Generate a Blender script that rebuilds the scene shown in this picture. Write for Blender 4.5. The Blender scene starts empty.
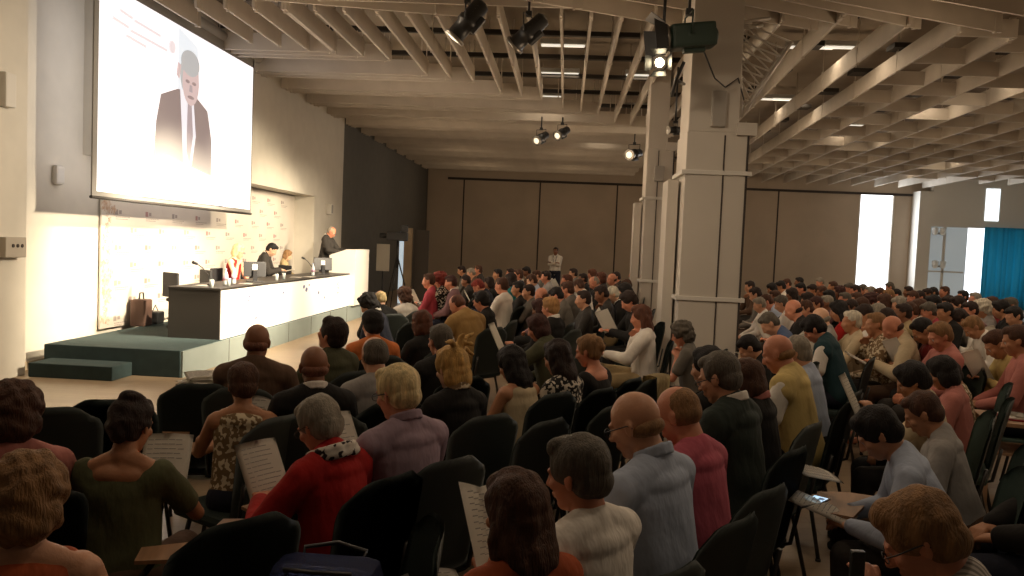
import bpy, bmesh, math, random
import numpy as np
from mathutils import Vector, Matrix, Euler, noise
random.seed(7); rng = np.random.RandomState(5)
scn = bpy.context.scene
COL = scn.collection
PI = math.pi
R = math.radians

# ------------------------------------------------------------------ camera
F = 800.0
CAMZ = 1.85
YAW, PITCH, ROLL = math.atan(51.3/F), math.atan(42.2/F), 0.042
cam_d = bpy.data.cameras.new('camera'); cam = bpy.data.objects.new('camera', cam_d); COL.objects.link(cam)
cam_d.sensor_width = 36.0; cam_d.lens = F/1024*36.0; cam_d.clip_end = 200; cam_d.clip_start = 0.05
CM = Matrix.Rotation(YAW, 3, 'Z') @ Matrix.Rotation(PI/2-PITCH, 3, 'X') @ Matrix.Rotation(ROLL, 3, 'Z')
cam.matrix_world = Matrix.Translation((0, 0, CAMZ)) @ CM.to_4x4()
scn.camera = cam

def at(px, py, Y):
    d = CM @ Vector(((px-512)/F, (288-py)/F, -1.0))
    t = Y/d.y
    return Vector((d.x*t, Y, CAMZ+d.z*t))
def onx(px, py, X):
    d = CM @ Vector(((px-512)/F, (288-py)/F, -1.0))
    t = X/d.x
    return Vector((X, d.y*t, CAMZ+d.z*t))

# ------------------------------------------------------------------ materials
MATS = {}
def mat(name, c, rough=0.7, metal=0.0, bump=0.0, bscale=40.0, var=0.0, vscale=3.0, emit=None, estr=0.0, stretch=None, c2=None, spec=None, alpha=None):
    if name in MATS: return MATS[name]
    m = bpy.data.materials.new(name); m.use_nodes = True
    nt = m.node_tree; b = nt.nodes['Principled BSDF']
    b.inputs['Base Color'].default_value = (*c, 1); b.inputs['Roughness'].default_value = rough; b.inputs['Metallic'].default_value = metal
    if spec is not None: b.inputs['Specular IOR Level'].default_value = spec
    tc = nt.nodes.new('ShaderNodeTexCoord'); vec = tc.outputs['Object']
    if stretch:
        mp = nt.nodes.new('ShaderNodeMapping'); mp.inputs['Scale'].default_value = stretch
        nt.links.new(vec, mp.inputs['Vector']); vec = mp.outputs['Vector']
    if var > 0 or c2:
        n = nt.nodes.new('ShaderNodeTexNoise'); n.inputs['Scale'].default_value = vscale; n.inputs['Detail'].default_value = 5
        nt.links.new(vec, n.inputs['Vector'])
        r = nt.nodes.new('ShaderNodeValToRGB')
        a = c2 if c2 else tuple(max(0, x*(1-var)) for x in c)
        r.color_ramp.elements[0].position = 0.35; r.color_ramp.elements[1].position = 0.65
        r.color_ramp.elements[0].color = (*a, 1)
        r.color_ramp.elements[1].color = (*(c if c2 else tuple(min(1, x*(1+var)) for x in c)), 1)
        nt.links.new(n.outputs['Fac'], r.inputs['Fac']); nt.links.new(r.outputs['Color'], b.inputs['Base Color'])
    if bump > 0:
        n2 = nt.nodes.new('ShaderNodeTexNoise'); n2.inputs['Scale'].default_value = bscale; n2.inputs['Detail'].default_value = 3
        nt.links.new(vec, n2.inputs['Vector'])
        bp = nt.nodes.new('ShaderNodeBump'); bp.inputs['Strength'].default_value = bump; bp.inputs['Distance'].default_value = 0.02
        nt.links.new(n2.outputs['Fac'], bp.inputs['Height']); nt.links.new(bp.outputs['Normal'], b.inputs['Normal'])
    if emit:
        b.inputs['Emission Color'].default_value = (*emit, 1); b.inputs['Emission Strength'].default_value = estr
    MATS[name] = m
    return m

# ------------------------------------------------------------------ mesh helpers
def new_bm(): return bmesh.new()
def add_box(bm, lo, hi, bevel=0.0, M=None, mi=0):
    r = bmesh.ops.create_cube(bm, size=1.0)
    vs = r['verts']
    c = [(lo[i]+hi[i])/2 for i in range(3)]; s = [abs(hi[i]-lo[i]) for i in range(3)]
    bmesh.ops.scale(bm, vec=s, verts=vs); bmesh.ops.translate(bm, vec=c, verts=vs)
    fs = set(f for v in vs for f in v.link_faces)
    if bevel > 0:
        es = list(set(e for v in vs for e in v.link_edges))
        rr = bmesh.ops.bevel(bm, geom=es, offset=min(bevel, min(s)*0.45), segments=2, affect='EDGES', profile=0.6)
        vs = list(set(v for f in rr['faces'] for v in f.verts) | set(v for v in vs if v.is_valid)); fs = set(f for v in vs for f in v.link_faces)
    if M is not None: bmesh.ops.transform(bm, matrix=M, verts=list(vs))
    for f in fs: f.material_index = mi
    return vs
def add_tube(bm, pts, r, seg=8, mi=0, caps=True):
    pts = [Vector(p) for p in pts]; rs = r if isinstance(r, (list, tuple)) else [r]*len(pts)
    rings = []
    for i, p in enumerate(pts):
        t = (pts[min(i+1, len(pts)-1)]-pts[max(i-1, 0)]).normalized()
        a = t.orthogonal().normalized() if i == 0 else (prev - t*prev.dot(t)).normalized()
        prev = a; b = t.cross(a)
        rings.append([bm.verts.new(p + (a*math.cos(2*PI*k/seg)+b*math.sin(2*PI*k/seg))*rs[i]) for k in range(seg)])
    for i in range(len(rings)-1):
        for k in range(seg):
            f = bm.faces.new((rings[i][k], rings[i][(k+1) % seg], rings[i+1][(k+1) % seg], rings[i+1][k])); f.material_index = mi; f.smooth = True
    if caps:
        f = bm.faces.new(list(reversed(rings[0]))); f.material_index = mi
        f = bm.faces.new(rings[-1]); f.material_index = mi
def add_lathe(bm, prof, center, seg=16, mi=0, M=None):
    rings = []
    for (r, z) in prof:
        rings.append([bm.verts.new(Vector(center)+Vector((r*math.cos(2*PI*k/seg), r*math.sin(2*PI*k/seg), z))) for k in range(seg)])
    for i in range(len(rings)-1):
        for k in range(seg):
            f = bm.faces.new((rings[i][k], rings[i][(k+1) % seg], rings[i+1][(k+1) % seg], rings[i+1][k])); f.material_index = mi; f.smooth = True
    bm.faces.new(list(reversed(rings[0]))).material_index = mi; bm.faces.new(rings[-1]).material_index = mi
    if M is not None: bmesh.ops.transform(bm, matrix=M, verts=[v for rr in rings for v in rr])
def add_poly(bm, pts, th, mi=0):
    """extrude outline pts (list of 3d) along vector th"""
    th = Vector(th); a = [bm.verts.new(Vector(p)) for p in pts]; b = [bm.verts.new(Vector(p)+th) for p in pts]
    n = len(pts)
    for f in [bm.faces.new(a), bm.faces.new(list(reversed(b)))] + [bm.faces.new((a[i], b[i], b[(i+1) % n], a[(i+1) % n])) for i in range(n)]:
        f.material_index = mi
def obj(name, bm, m, parent=None, loc=None, smooth=False):
    bmesh.ops.recalc_face_normals(bm, faces=bm.faces[:])
    me = bpy.data.meshes.new(name); bm.to_mesh(me); bm.free()
    for mm in (m if isinstance(m, (list, tuple)) else [m]): me.materials.append(mm)
    if smooth:
        for p in me.polygons: p.use_smooth = True
    o = bpy.data.objects.new(name, me); COL.objects.link(o)
    if parent: o.parent = parent
    if loc is not None: o.location = loc
    return o
def tag(o, label, cat, group=None, kind=None):
    o['label'] = label; o['category'] = cat
    if group: o['group'] = group
    if kind: o['kind'] = kind
    return o
def thing(name, label, cat, loc=(0, 0, 0), rz=0, group=None):
    o = bpy.data.objects.new(name, None); COL.objects.link(o); o.location = loc; o.rotation_euler = (0, 0, rz); o.empty_display_size = 0.1
    return tag(o, label, cat, group)
def struct(name, bm, m, label=None):
    o = obj(name, bm, m); o['kind'] = 'structure'
    if label: o['label'] = label
    return o
def dup(root):
    r = root.copy(); COL.objects.link(r)
    for ch in root.children:
        c = ch.copy(); COL.objects.link(c); c.parent = r
        for g in ch.children:
            d = g.copy(); COL.objects.link(d); d.parent = c
    return r

# ------------------------------------------------------------------ the room
XL, XR, YB, YN, ZC = -6.3, 22.0, 36.0, -1.5, 5.75
m_wall = mat('wall_plaster', (0.60, 0.56, 0.48), 0.85, bump=0.05, bscale=30, var=0.03)
m_dark = mat('dark_wall', (0.11, 0.105, 0.09), 0.9, bump=0.05, var=0.05)
m_part = mat('partition_panel', (0.46, 0.38, 0.295), 0.8, var=0.06, vscale=0.7)
m_gap = mat('gap_dark', (0.05, 0.04, 0.035), 0.9)
m_trim = mat('white_trim', (0.62, 0.59, 0.53), 0.6)
m_carpet = mat('stage_carpet', (0.022, 0.042, 0.042), 0.95, bump=0.3, bscale=300, var=0.12, vscale=8)
m_fascia = mat('stage_fascia', (0.20, 0.235, 0.22), 0.7, var=0.05)

def floor_mat():
    m = bpy.data.materials.new('floor_wood'); m.use_nodes = True; nt = m.node_tree; b = nt.nodes['Principled BSDF']
    tc = nt.nodes.new('ShaderNodeTexCoord'); br = nt.nodes.new('ShaderNodeTexBrick')
    br.inputs['Color1'].default_value = (0.36, 0.265, 0.17, 1); br.inputs['Color2'].default_value = (0.33, 0.24, 0.155, 1); br.inputs['Mortar'].default_value = (0.27, 0.19, 0.12, 1)
    br.inputs['Scale'].default_value = 1.0; br.inputs['Brick Width'].default_value = 0.9; br.inputs['Row Height'].default_value = 0.12; br.inputs['Mortar Size'].default_value = 0.004
    nt.links.new(tc.outputs['Object'], br.inputs['Vector'])
    n = nt.nodes.new('ShaderNodeTexNoise'); n.inputs['Scale'].default_value = 2.0; n.inputs['Detail'].default_value = 6
    nt.links.new(tc.outputs['Object'], n.inputs['Vector'])
    mx = nt.nodes.new('ShaderNodeMixRGB'); mx.blend_type = 'MULTIPLY'; mx.inputs[0].default_value = 0.25
    nt.links.new(br.outputs['Color'], mx.inputs[1]); nt.links.new(n.outputs['Fac'], mx.inputs[2]); nt.links.new(mx.outputs[0], b.inputs['Base Color'])
    b.inputs['Roughness'].default_value = 0.38
    return m
bm = new_bm(); add_box(bm, (-8, YN, -0.2), (XR, YB+0.6, 0)); struct('floor', bm, floor_mat(), 'beige wooden floor of the hall')

# left wall: lower plane behind the stage, upper fascia, far pier
bm = new_bm()
add_box(bm, (-7.1, YN, 0), (-6.85, 19.9, 6.2))
add_box(bm, (-7.1, 19.9, 0), (XL, 22.2, 6.2))                # pier beyond the recess
add_box(bm, (-6.85, 10.95, 2.88), (XL, 19.9, 6.2))            # wall over the recess
add_box(bm, (-6.85, YN, 0), (-6.62, 9.45, 6.2))              # near pier
struct('wall_left', bm, m_wall, 'cream wall beside the stage')
bm = new_bm(); add_box(bm, (-7.1, 22.2, 0), (XL-0.02, YB, 6.2)); struct('wall_left_rear', bm, m_dark, 'dark grey far part of the left wall')
bm = new_bm(); add_box(bm, (-6.85, 9.45, 0), (-6.83, 11.3, 0.1)); struct('baseboard_left', bm, mat('skirting', (0.35, 0.28, 0.19), 0.6))

# back wall with partition panels and tall window
bm = new_bm()
X0 = XL
WX0, WX1 = at(857, 240, YB).x, at(892.5, 240, YB).x
add_box(bm, (X0, YB, 0), (WX0, YB+0.2, 4.75)); add_box(bm, (WX1, YB, 0), (16.3, YB+0.2, 4.75))
add_box(bm, (WX0, YB, 0), (WX1, YB+0.2, 0.6))
add_box(bm, (X0, YB-0.02, 4.75), (16.3, YB+0.2, 6.2))
add_box(bm, (X0-0.3, YB+0.2, 0), (X0, YB+0.3, 6.2))
struct('wall_back', bm, m_part, 'tan movable partition wall at the back')
bm = new_bm()
for px in (462, 538, 615, 700, 776, 921):
    x = at(px, 240, YB).x; add_box(bm, (x-0.03, YB-0.012, 0), (x+0.03, YB+0.02, 4.75))
add_box(bm, (X0+0.9, YB-0.06, 4.72), (16.2, YB, 4.82))
struct('trim_1', bm, m_gap, 'dark top rail and joints of the partition')
m_day = mat('daylight_pane', (0.8, 0.85, 0.9), 0.3, emit=(0.93, 0.96, 1.0), estr=2.2)
bm = new_bm(); add_box(bm, (WX0, YB+0.12, 0.6), (WX1, YB+0.16, 4.75)); w = struct('window_1', bm, m_day, 'tall bright window in the back wall')
bm = new_bm()
for a, b_ in (((WX0, YB+0.02, 0.6), (WX0+0.06, YB+0.14, 4.75)), ((WX1-0.06, YB+0.02, 0.6), (WX1, YB+0.14, 4.75)), ((WX0, YB+0.02, 0.56), (WX1, YB+0.14, 0.62))): add_box(bm, a, b_)
f = obj('window_frame', bm, m_trim, w)
# thin bright slot by the dark wall
p = at(422.5, 240, YB-0.02)
bm = new_bm(); add_box(bm, (p.x-0.1, YB-0.03, at(422, 229, YB).z), (p.x+0.1, YB-0.01, at(424, 182, YB).z)); struct('window_2', bm, mat('slot_daylight', (0.7, 0.75, 0.7), 0.3, emit=(0.8, 0.85, 0.78), estr=0.75), 'narrow bright slot window beside the dark wall')

# far right corner: pier, glazed screen, header, upper window, curtain
YC = 35.2
def bx2(px0, py0, px1, py1, Y0, Y1):
    a = at(px0, (py0+py1)/2, Y0); b = at(px1, (py0+py1)/2, Y0); t = at((px0+px1)/2, py0, Y0); u = at((px0+px1)/2, py1, Y0)
    return (a.x, Y0, u.z), (b.x, Y1, t.z)
lo, hi = bx2(917, 198, 930, 290, YC, YC+0.6)
bm = new_bm(); add_box(bm, (lo[0], YC, 0), (hi[0], YB, 4.9)); struct('wall_pier', bm, m_trim, 'pale pier at the far right corner')
gx0, gx1 = hi[0], at(966, 240, YC).x; cx0 = at(981, 260, YC).x; ztop = at(1000, 229, YC).z
bm = new_bm(); add_box(bm, (gx0, YC, ztop), (XR, YC+0.3, 6.2))
wx0, wx1, wz0 = at(985, 210, YC).x, at(999, 210, YC).x, at(990, 221, YC).z
struct('wall_right', bm, m_trim, 'pale header wall above the blue curtain')
bm = new_bm(); add_box(bm, (wx0, YC-0.02, wz0), (wx1, YC, 5.1)); struct('window_3', bm, mat('upper_pane', (0.8, 0.85, 0.9), 0.3, emit=(0.85, 0.95, 1.0), estr=1.5), 'small bright upper window above the blue curtain')
m_glass = mat('glass_reflection', (0.52, 0.58, 0.60), 0.12, emit=(0.62, 0.72, 0.78), estr=0.22)  # weak emission stands in for daylight reflected in the glass
bm = new_bm(); add_box(bm, (gx0, YC+0.1, 0), (gx1+0.1, YC+0.14, ztop)); w = struct('window_4', bm, m_glass, 'frosted glazed screen at the far right')
bm = new_bm()
xm = at(945, 240, YC).x
add_box(bm, (xm-0.05, YC+0.04, 0), (xm+0.05, YC+0.12, ztop)); zz = at(950, 272, YC).z; add_box(bm, (gx0, YC+0.04, zz-0.03), (gx1, YC+0.12, zz+0.03))
obj('window_frame', bm, m_trim, w)
bm = new_bm(); add_box(bm, (gx1, YC+0.2, 0), (cx0+0.3, YC+0.24, ztop)); struct('window_5', bm, m_day, 'bright window strip beside the blue curtain')
bm = new_bm(); add_box(bm, (XR, YN, 0), (XR+0.2, YC+0.3, 6.2)); struct('wall_right_side', bm, m_wall)
bm = new_bm()
n = 160; x0c, x1c = cx0, XR-0.05; rows = []
for i in range(n+1):
    t = i/n; x = x0c+(x1c-x0c)*t; y = YC-0.12+0.07*math.sin(t*110+math.sin(t*31)*1.4)
    rows.append((bm.verts.new((x, y, 0.03)), bm.verts.new((x, y*0.5+0.5*(YC-0.12), ztop+0.05))))
for i in range(n):
    f = bm.faces.new((rows[i][0], rows[i+1][0], rows[i+1][1], rows[i][1])); f.smooth = True
o = obj('curtain', bm, mat('curtain_blue', (0.045, 0.28, 0.37), 0.85, bump=0.1, var=0.25, vscale=1.2, stretch=(4, 4, 0.3)))
cm = MATS['curtain_blue']; nt_ = cm.node_tree; tr = nt_.nodes.new('ShaderNodeBsdfTranslucent'); tr.inputs[0].default_value = (0.06, 0.42, 0.55, 1); ms_ = nt_.nodes.new('ShaderNodeMixShader'); ms_.inputs[0].default_value = 0.45
nt_.links.new(nt_.nodes['Principled BSDF'].outputs[0], ms_.inputs[1]); nt_.links.new(tr.outputs[0], ms_.inputs[2]); nt_.links.new(ms_.outputs[0], nt_.nodes['Material Output'].inputs['Surface'])
so = o.modifiers.new('s', 'SOLIDIFY'); so.thickness = 0.02
tag(o, 'long teal-blue curtain hanging at the far right', 'curtain')
# wall lamps on the pale screen
for k, py in enumerate((233, 266)):
    p = at(938, py, YC-0.1)
    t = thing('wall_lamp', ('upper' if k == 0 else 'lower')+' chrome wall lamp on the glazed screen beside the pale pier', 'lamp', (p.x, YC-0.02, p.z), 0, None)
    bm = new_bm(); add_box(bm, (-0.2, -0.06, -0.06), (0.2, 0.05, 0.03), 0.02); obj('mount', bm, mat('chrome', (0.6, 0.6, 0.6), 0.2, 1.0), t)
    for sx in (-1, 1):
        bm = new_bm(); add_lathe(bm, [(0.06, -0.1), (0.12, 0.0), (0.13, 0.2), (0.05, 0.24)], (sx*0.16, -0.16, 0)); obj('lamp_shade', bm, mat('lampglass', (0.75, 0.78, 0.78), 0.15), t)

# ------------------------------------------------------------------ ceiling
m_slab = mat('ceiling_slab', (0.30, 0.255, 0.20), 0.9, var=0.15, vscale=0.8)
bm = new_bm(); add_box(bm, (-7.1, YN, ZC+0.1), (XR+0.2, YB+0.6, ZC+0.3)); struct('ceiling', bm, m_slab, 'brown-grey ceiling slab above the hanging slats')
m_fin = mat('slat_paint', (0.56, 0.50, 0.42), 0.75, var=0.06, vscale=2)
ZF0, ZF1 = 5.05, 5.34
def fin(name, a, b, z0=ZF0, z1=ZF1, th=0.035, m=None, hang=True):
    """one vertical hanging board from a(x,y) to b(x,y)"""
    a = Vector((a[0], a[1], 0)); b = Vector((b[0], b[1], 0)); d = (b-a); L = d.length
    ang = math.atan2(d.y, d.x)
    bm = new_bm(); add_box(bm, (0, -th/2, z0), (L, th/2, z1))
    if hang:
        k = max(1, int(L/2.2))
        for i in range(k+1):
            x = 0.12+(L-0.24)*i/k
            add_tube(bm, [(x, 0, z1), (x, 0, ZC+0.1)], 0.010, 5)
            add_box(bm, (x-0.015, -th/2-0.006, z0-0.02), (x+0.015, th/2+0.006, z1+0.03))
    o = obj(name, bm, m or m_fin); o.location = (a.x, a.y, 0); o.rotation_euler = (0, 0, ang)
    return o
SL = 'ceiling_slat'
cnt = 0
def regfin(o, label, group):
    o['kind'] = 'structure'; o['label'] = label
grp_n = ['first', 'second', 'third', 'fourth', 'fifth', 'sixth', 'seventh', 'eighth', 'ninth', 'tenth', 'eleventh', 'twelfth', 'thirteenth', 'fourteenth']
YS = 11.25
XSPLIT = 3.1
ti = 0
def trim_fin(a, b, label, **k):
    o = fin('ceiling_slat', a, b, **k); regfin(o, label, None); return o
for k in range(-2, 13):
    for i in range(4 if k < 0 else 3):
        vx = -4.1+1.3*k+0.42*i; vy = 13.75+1.7*k+0.27*i
        if k < 0: vy = 13.75+1.0*k*0.55+0.2*i+0.1; 
        if vy > 35.5: continue
        if XL+0.2 < vx:
            if k >= -1 and vx < XSPLIT-0.2: trim_fin((vx, YS), (vx, vy), 'off-white ceiling slat running away from the camera, left part')
            if k >= 0: trim_fin((XL+0.02, vy), (min(vx, XSPLIT-0.3), vy), 'off-white ceiling slat running across the hall, left part')
        elif k < 0 and vx > XL-1.8:
            trim_fin((max(vx, XL+0.1+0.35*i), YS-0.9), (max(vx, XL+0.1+0.35*i), vy-0.6), 'short off-white ceiling slat over the screen')
# crossing bands near the camera
def onz(px, py, z):
    d = CM @ Vector(((px-512)/F, (288-py)/F, -1.0)); t = (z-CAMZ)/d.z
    return Vector((d.x*t, d.y*t, z))
for (pa, pb, e0, e1, lb) in (((262, 0), (436, 14.5), 0.15, 0.3, 'first crossing slat above the screen side'), ((333, 0), (560, 8), 0.1, 0.1, 'second crossing slat above the screen side'), ((500, -4), (640, 20), 0.3, 0.6, 'crossing slat just left of the main pillar'),
        ((600, -4), (720, 15), 0.2, 0.9, 'crossing slat meeting the main pillar'), ((720, 0), (803, 17), 0.4, 0.7, 'first diagonal slat right of the main pillar'), ((782, 0), (914, 28), 0.5, 0.05, 'second diagonal slat right of the main pillar'),
        ((824, 0), (963, 26), 0.4, 0.3, 'third diagonal slat at the upper right'), ((935, 0), (1024, 16), 0.5, 0.8, 'fourth diagonal slat in the upper right corner')):
    a = onz(pa[0], pa[1], ZF0); b = onz(pb[0], pb[1], ZF0); d = b-a
    a2 = a-d*e0; b2 = b+d*e1; trim_fin((a2.x, a2.y), (b2.x, b2.y), 'off-white ceiling slat, '+lb, z1=5.42)
# right waffle
xs = [3.5, 4.45, 5.25, 6.1, 7.0, 7.95, 8.9, 9.85, 10.8, 11.8, 12.8, 13.8, 14.9, 16.0, 17.2, 18.4]
def xat(x, y): return x+0.055*(y-10.5)
for j, x in enumerate(xs):
    y0 = 10.9+0.38*(x-3.5) if x < 7 else 9.5; y1 = 35.6 if x < 14.5 else 32.8
    trim_fin((xat(x, y0), y0), (xat(x, y1), y1), 'long off-white ceiling slat on the right side', z1=5.36)
    if x > 5 and j < len(xs)-1:
        y = 11.8+(0.8 if j % 2 else 0)
        while y < 32:
            trim_fin((xat(x, y), y), (xat(xs[j+1], y), y), 'short cross slat of the right ceiling grid', hang=False, z1=5.3)
            y += 1.6+0.03*(y-11)
# dark rails and fluorescent strips above the slats
m_rail = mat('dark_rail', (0.03, 0.025, 0.02), 0.7)
bm = new_bm()
for y in np.arange(12.3, 35, 1.7):
    add_box(bm, (XL, y, 5.50), (XSPLIT, y+0.10, 5.58))
for y in np.arange(12.0, 32, 1.9):
    for x in (4.0, 5.5, 7.3, 9.2, 11.1, 13.1):
        add_box(bm, (x-0.18, y, 5.42), (x+0.18, y+0.35, 5.50))
o = struct('trim_2', bm, m_rail, 'dark rails and boxes above the slats')
m_tube = mat('fluorescent', (0.9, 0.88, 0.8), 0.4, emit=(1.0, 0.93, 0.78), estr=0.75)
m_body = mat('fixture_white', (0.5, 0.5, 0.48), 0.5)
tubes = [(810, 47), (848, 47), (975, 66), (925, 91), (855, 125), (563, 45), (560, 73), (545, 96), (645, 75), (640, 107), (790, 99), (875, 185), (905, 163), (775, 99), (600, 130), (950, 150)]
lx = {}
for i, (px, py) in enumerate(tubes):
    d = at(px, py, 10.0); k = (5.6-CAMZ)/(d.z-CAMZ); p = Vector((d.x*k, 10*k, 5.6))
    if p.y > 35: continue
    t = thing('ceiling_light', 'fluorescent ceiling strip number placeholder', 'ceiling light', p, 0, None); lx[i] = (t, px, py)
    bm = new_bm(); add_box(bm, (-0.42, -0.09, 0.0), (0.42, 0.09, 0.09), 0.01); obj('housing', bm, m_body, t)
    bm = new_bm(); add_box(bm, (-0.40, -0.05, -0.03), (0.40, 0.05, 0.0), 0.01); obj('tube', bm, m_tube, t)
    ld = bpy.data.lights.new('strip_light', 'AREA'); ld.shape = 'RECTANGLE'; ld.size = 0.8; ld.size_y = 0.2; ld.energy = 7 if px > 700 else 4; ld.color = (1.0, 0.80, 0.58)
    lo_ = bpy.data.objects.new('strip_light', ld); COL.objects.link(lo_); lo_.location = (p.x, p.y, 5.54)
names = ['left of the main pillar', 'right of the main pillar']
for s, nm in ((0, 'left'), (1, 'right')):
    li = sorted([v for v in lx.values() if (v[1] > 710) == bool(s)], key=lambda v: (v[2], v[1]))
    for q, (t, px, py) in enumerate(li):
        t['label'] = 'glowing fluorescent ceiling strip %s of the main pillar, %s from the top' % (nm, grp_n[q]) if q else 'glowing fluorescent ceiling strip %s of the main pillar, topmost' % nm

# ------------------------------------------------------------------ pillars
m_pil = mat('pillar_paint', (0.56, 0.51, 0.44), 0.55, var=0.04, vscale=1.0)
def pillar(px0, px1, Y, label, dep=0.9, ref=240):
    a = at(px0, ref, Y).x; b = at(px1, ref, Y).x; w = b-a
    t = thing('pillar', label, 'pillar', ((a+b)/2, Y+dep/2, 0))
    zt = 3.46 if Y < 12 else 3.9
    bm = new_bm(); add_box(bm, (-w/2+0.05, -dep/2+0.02, 0), (w/2-0.05, dep/2, zt-0.07), 0.01); obj('cladding', bm, m_pil, t)
    bm = new_bm(); add_box(bm, (-w/2+0.06, -dep/2+0.03, zt-0.07), (w/2-0.19, dep/2-0.1, ZC+0.1), 0.01); obj('shaft', bm, m_pil, t)
    bm = new_bm(); add_box(bm, (w/2-0.22, -dep/2-0.03, zt-0.11), (w/2+0.03, dep/2+0.03, zt+0.05), 0.008); obj('cap_ledge', bm, m_pil, t)
    for z in (1.25, 2.85):
        bm = new_bm(); add_box(bm, (-w/2, -dep/2-0.012, z), (w/2, dep/2+0.012, z+0.055), 0.006); obj('band', bm, m_trim, t)
    bm = new_bm(); add_box(bm, (w/2-0.36, -dep/2+0.005, 0), (w/2-0.345, -dep/2+0.024, zt-0.11)); add_box(bm, (w/2-0.075, -dep/2+0.005, 0), (w/2-0.05, -dep/2+0.024, zt-0.11)); obj('joint', bm, m_gap, t)
    bm = new_bm(); add_box(bm, (-w/2-0.12, -dep/2+0.35, 0), (-w/2+0.02, dep/2, 2.80), 0.01); obj('service_duct', bm, m_pil, t)
    bm = new_bm(); add_box(bm, (-0.11, -dep/2-0.03, 3.45 if Y < 12 else 3.2), (0.08, -dep/2+0.04, 3.9 if Y < 12 else 3.5), 0.02); obj('loudspeaker', bm, mat('speaker_grey', (0.36, 0.33, 0.29), 0.6), t)
    return t
pillar(678, 748, 10.3, 'big white main pillar right of centre carrying the spotlights')
pillar(640.5, 673, 15.6, 'second white pillar just left of and behind the main pillar', 0.7)

# truss bracket
m_truss = mat('truss_metal', (0.62, 0.58, 0.52), 0.4, 0.3)
t = thing('truss_bracket', 'metal lattice truss bracket fixed to the right side of main pillar', 'truss', (0, 0, 0))
T0 = at(741, 117, 10.6); T1 = at(740, 22, 10.6); T2 = at(792, 42, 10.6); T3 = at(770, 18, 10.6)
for k, dy in enumerate((0, 0.35)):
    o_ = Vector((0, dy, 0))
    bm = new_bm(); add_tube(bm, [T0+o_, T1+o_], 0.022, 8); add_tube(bm, [T0+o_, T2+o_], 0.022, 8); add_tube(bm, [T1+o_, T3+o_], 0.02, 8); obj('chord', bm, m_truss, t)
    bm = new_bm()
    for i in range(5):
        a = T0.lerp(T1, (i+1)/5.0)+o_; b = T0.lerp(T2, (i+1)/5.0)+o_; add_tube(bm, [a, b], 0.012, 6)
        if i < 4: add_tube(bm, [T0.lerp(T2, (i+1)/5.0)+o_, T0.lerp(T1, (i+2)/5.0)+o_], 0.011, 6)
    obj('lattice', bm, m_truss, t)
bm = new_bm()
for i in range(5):
    a = T0.lerp(T2, (i+1)/5.0); add_tube(bm, [a, a+Vector((0, 0.35, 0))], 0.010, 6)
    a = T0.lerp(T1, (i+1)/5.0); add_tube(bm, [a, a+Vector((0, 0.35, 0))], 0.010, 6)
obj('cross_tie', bm, m_truss, t)

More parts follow.
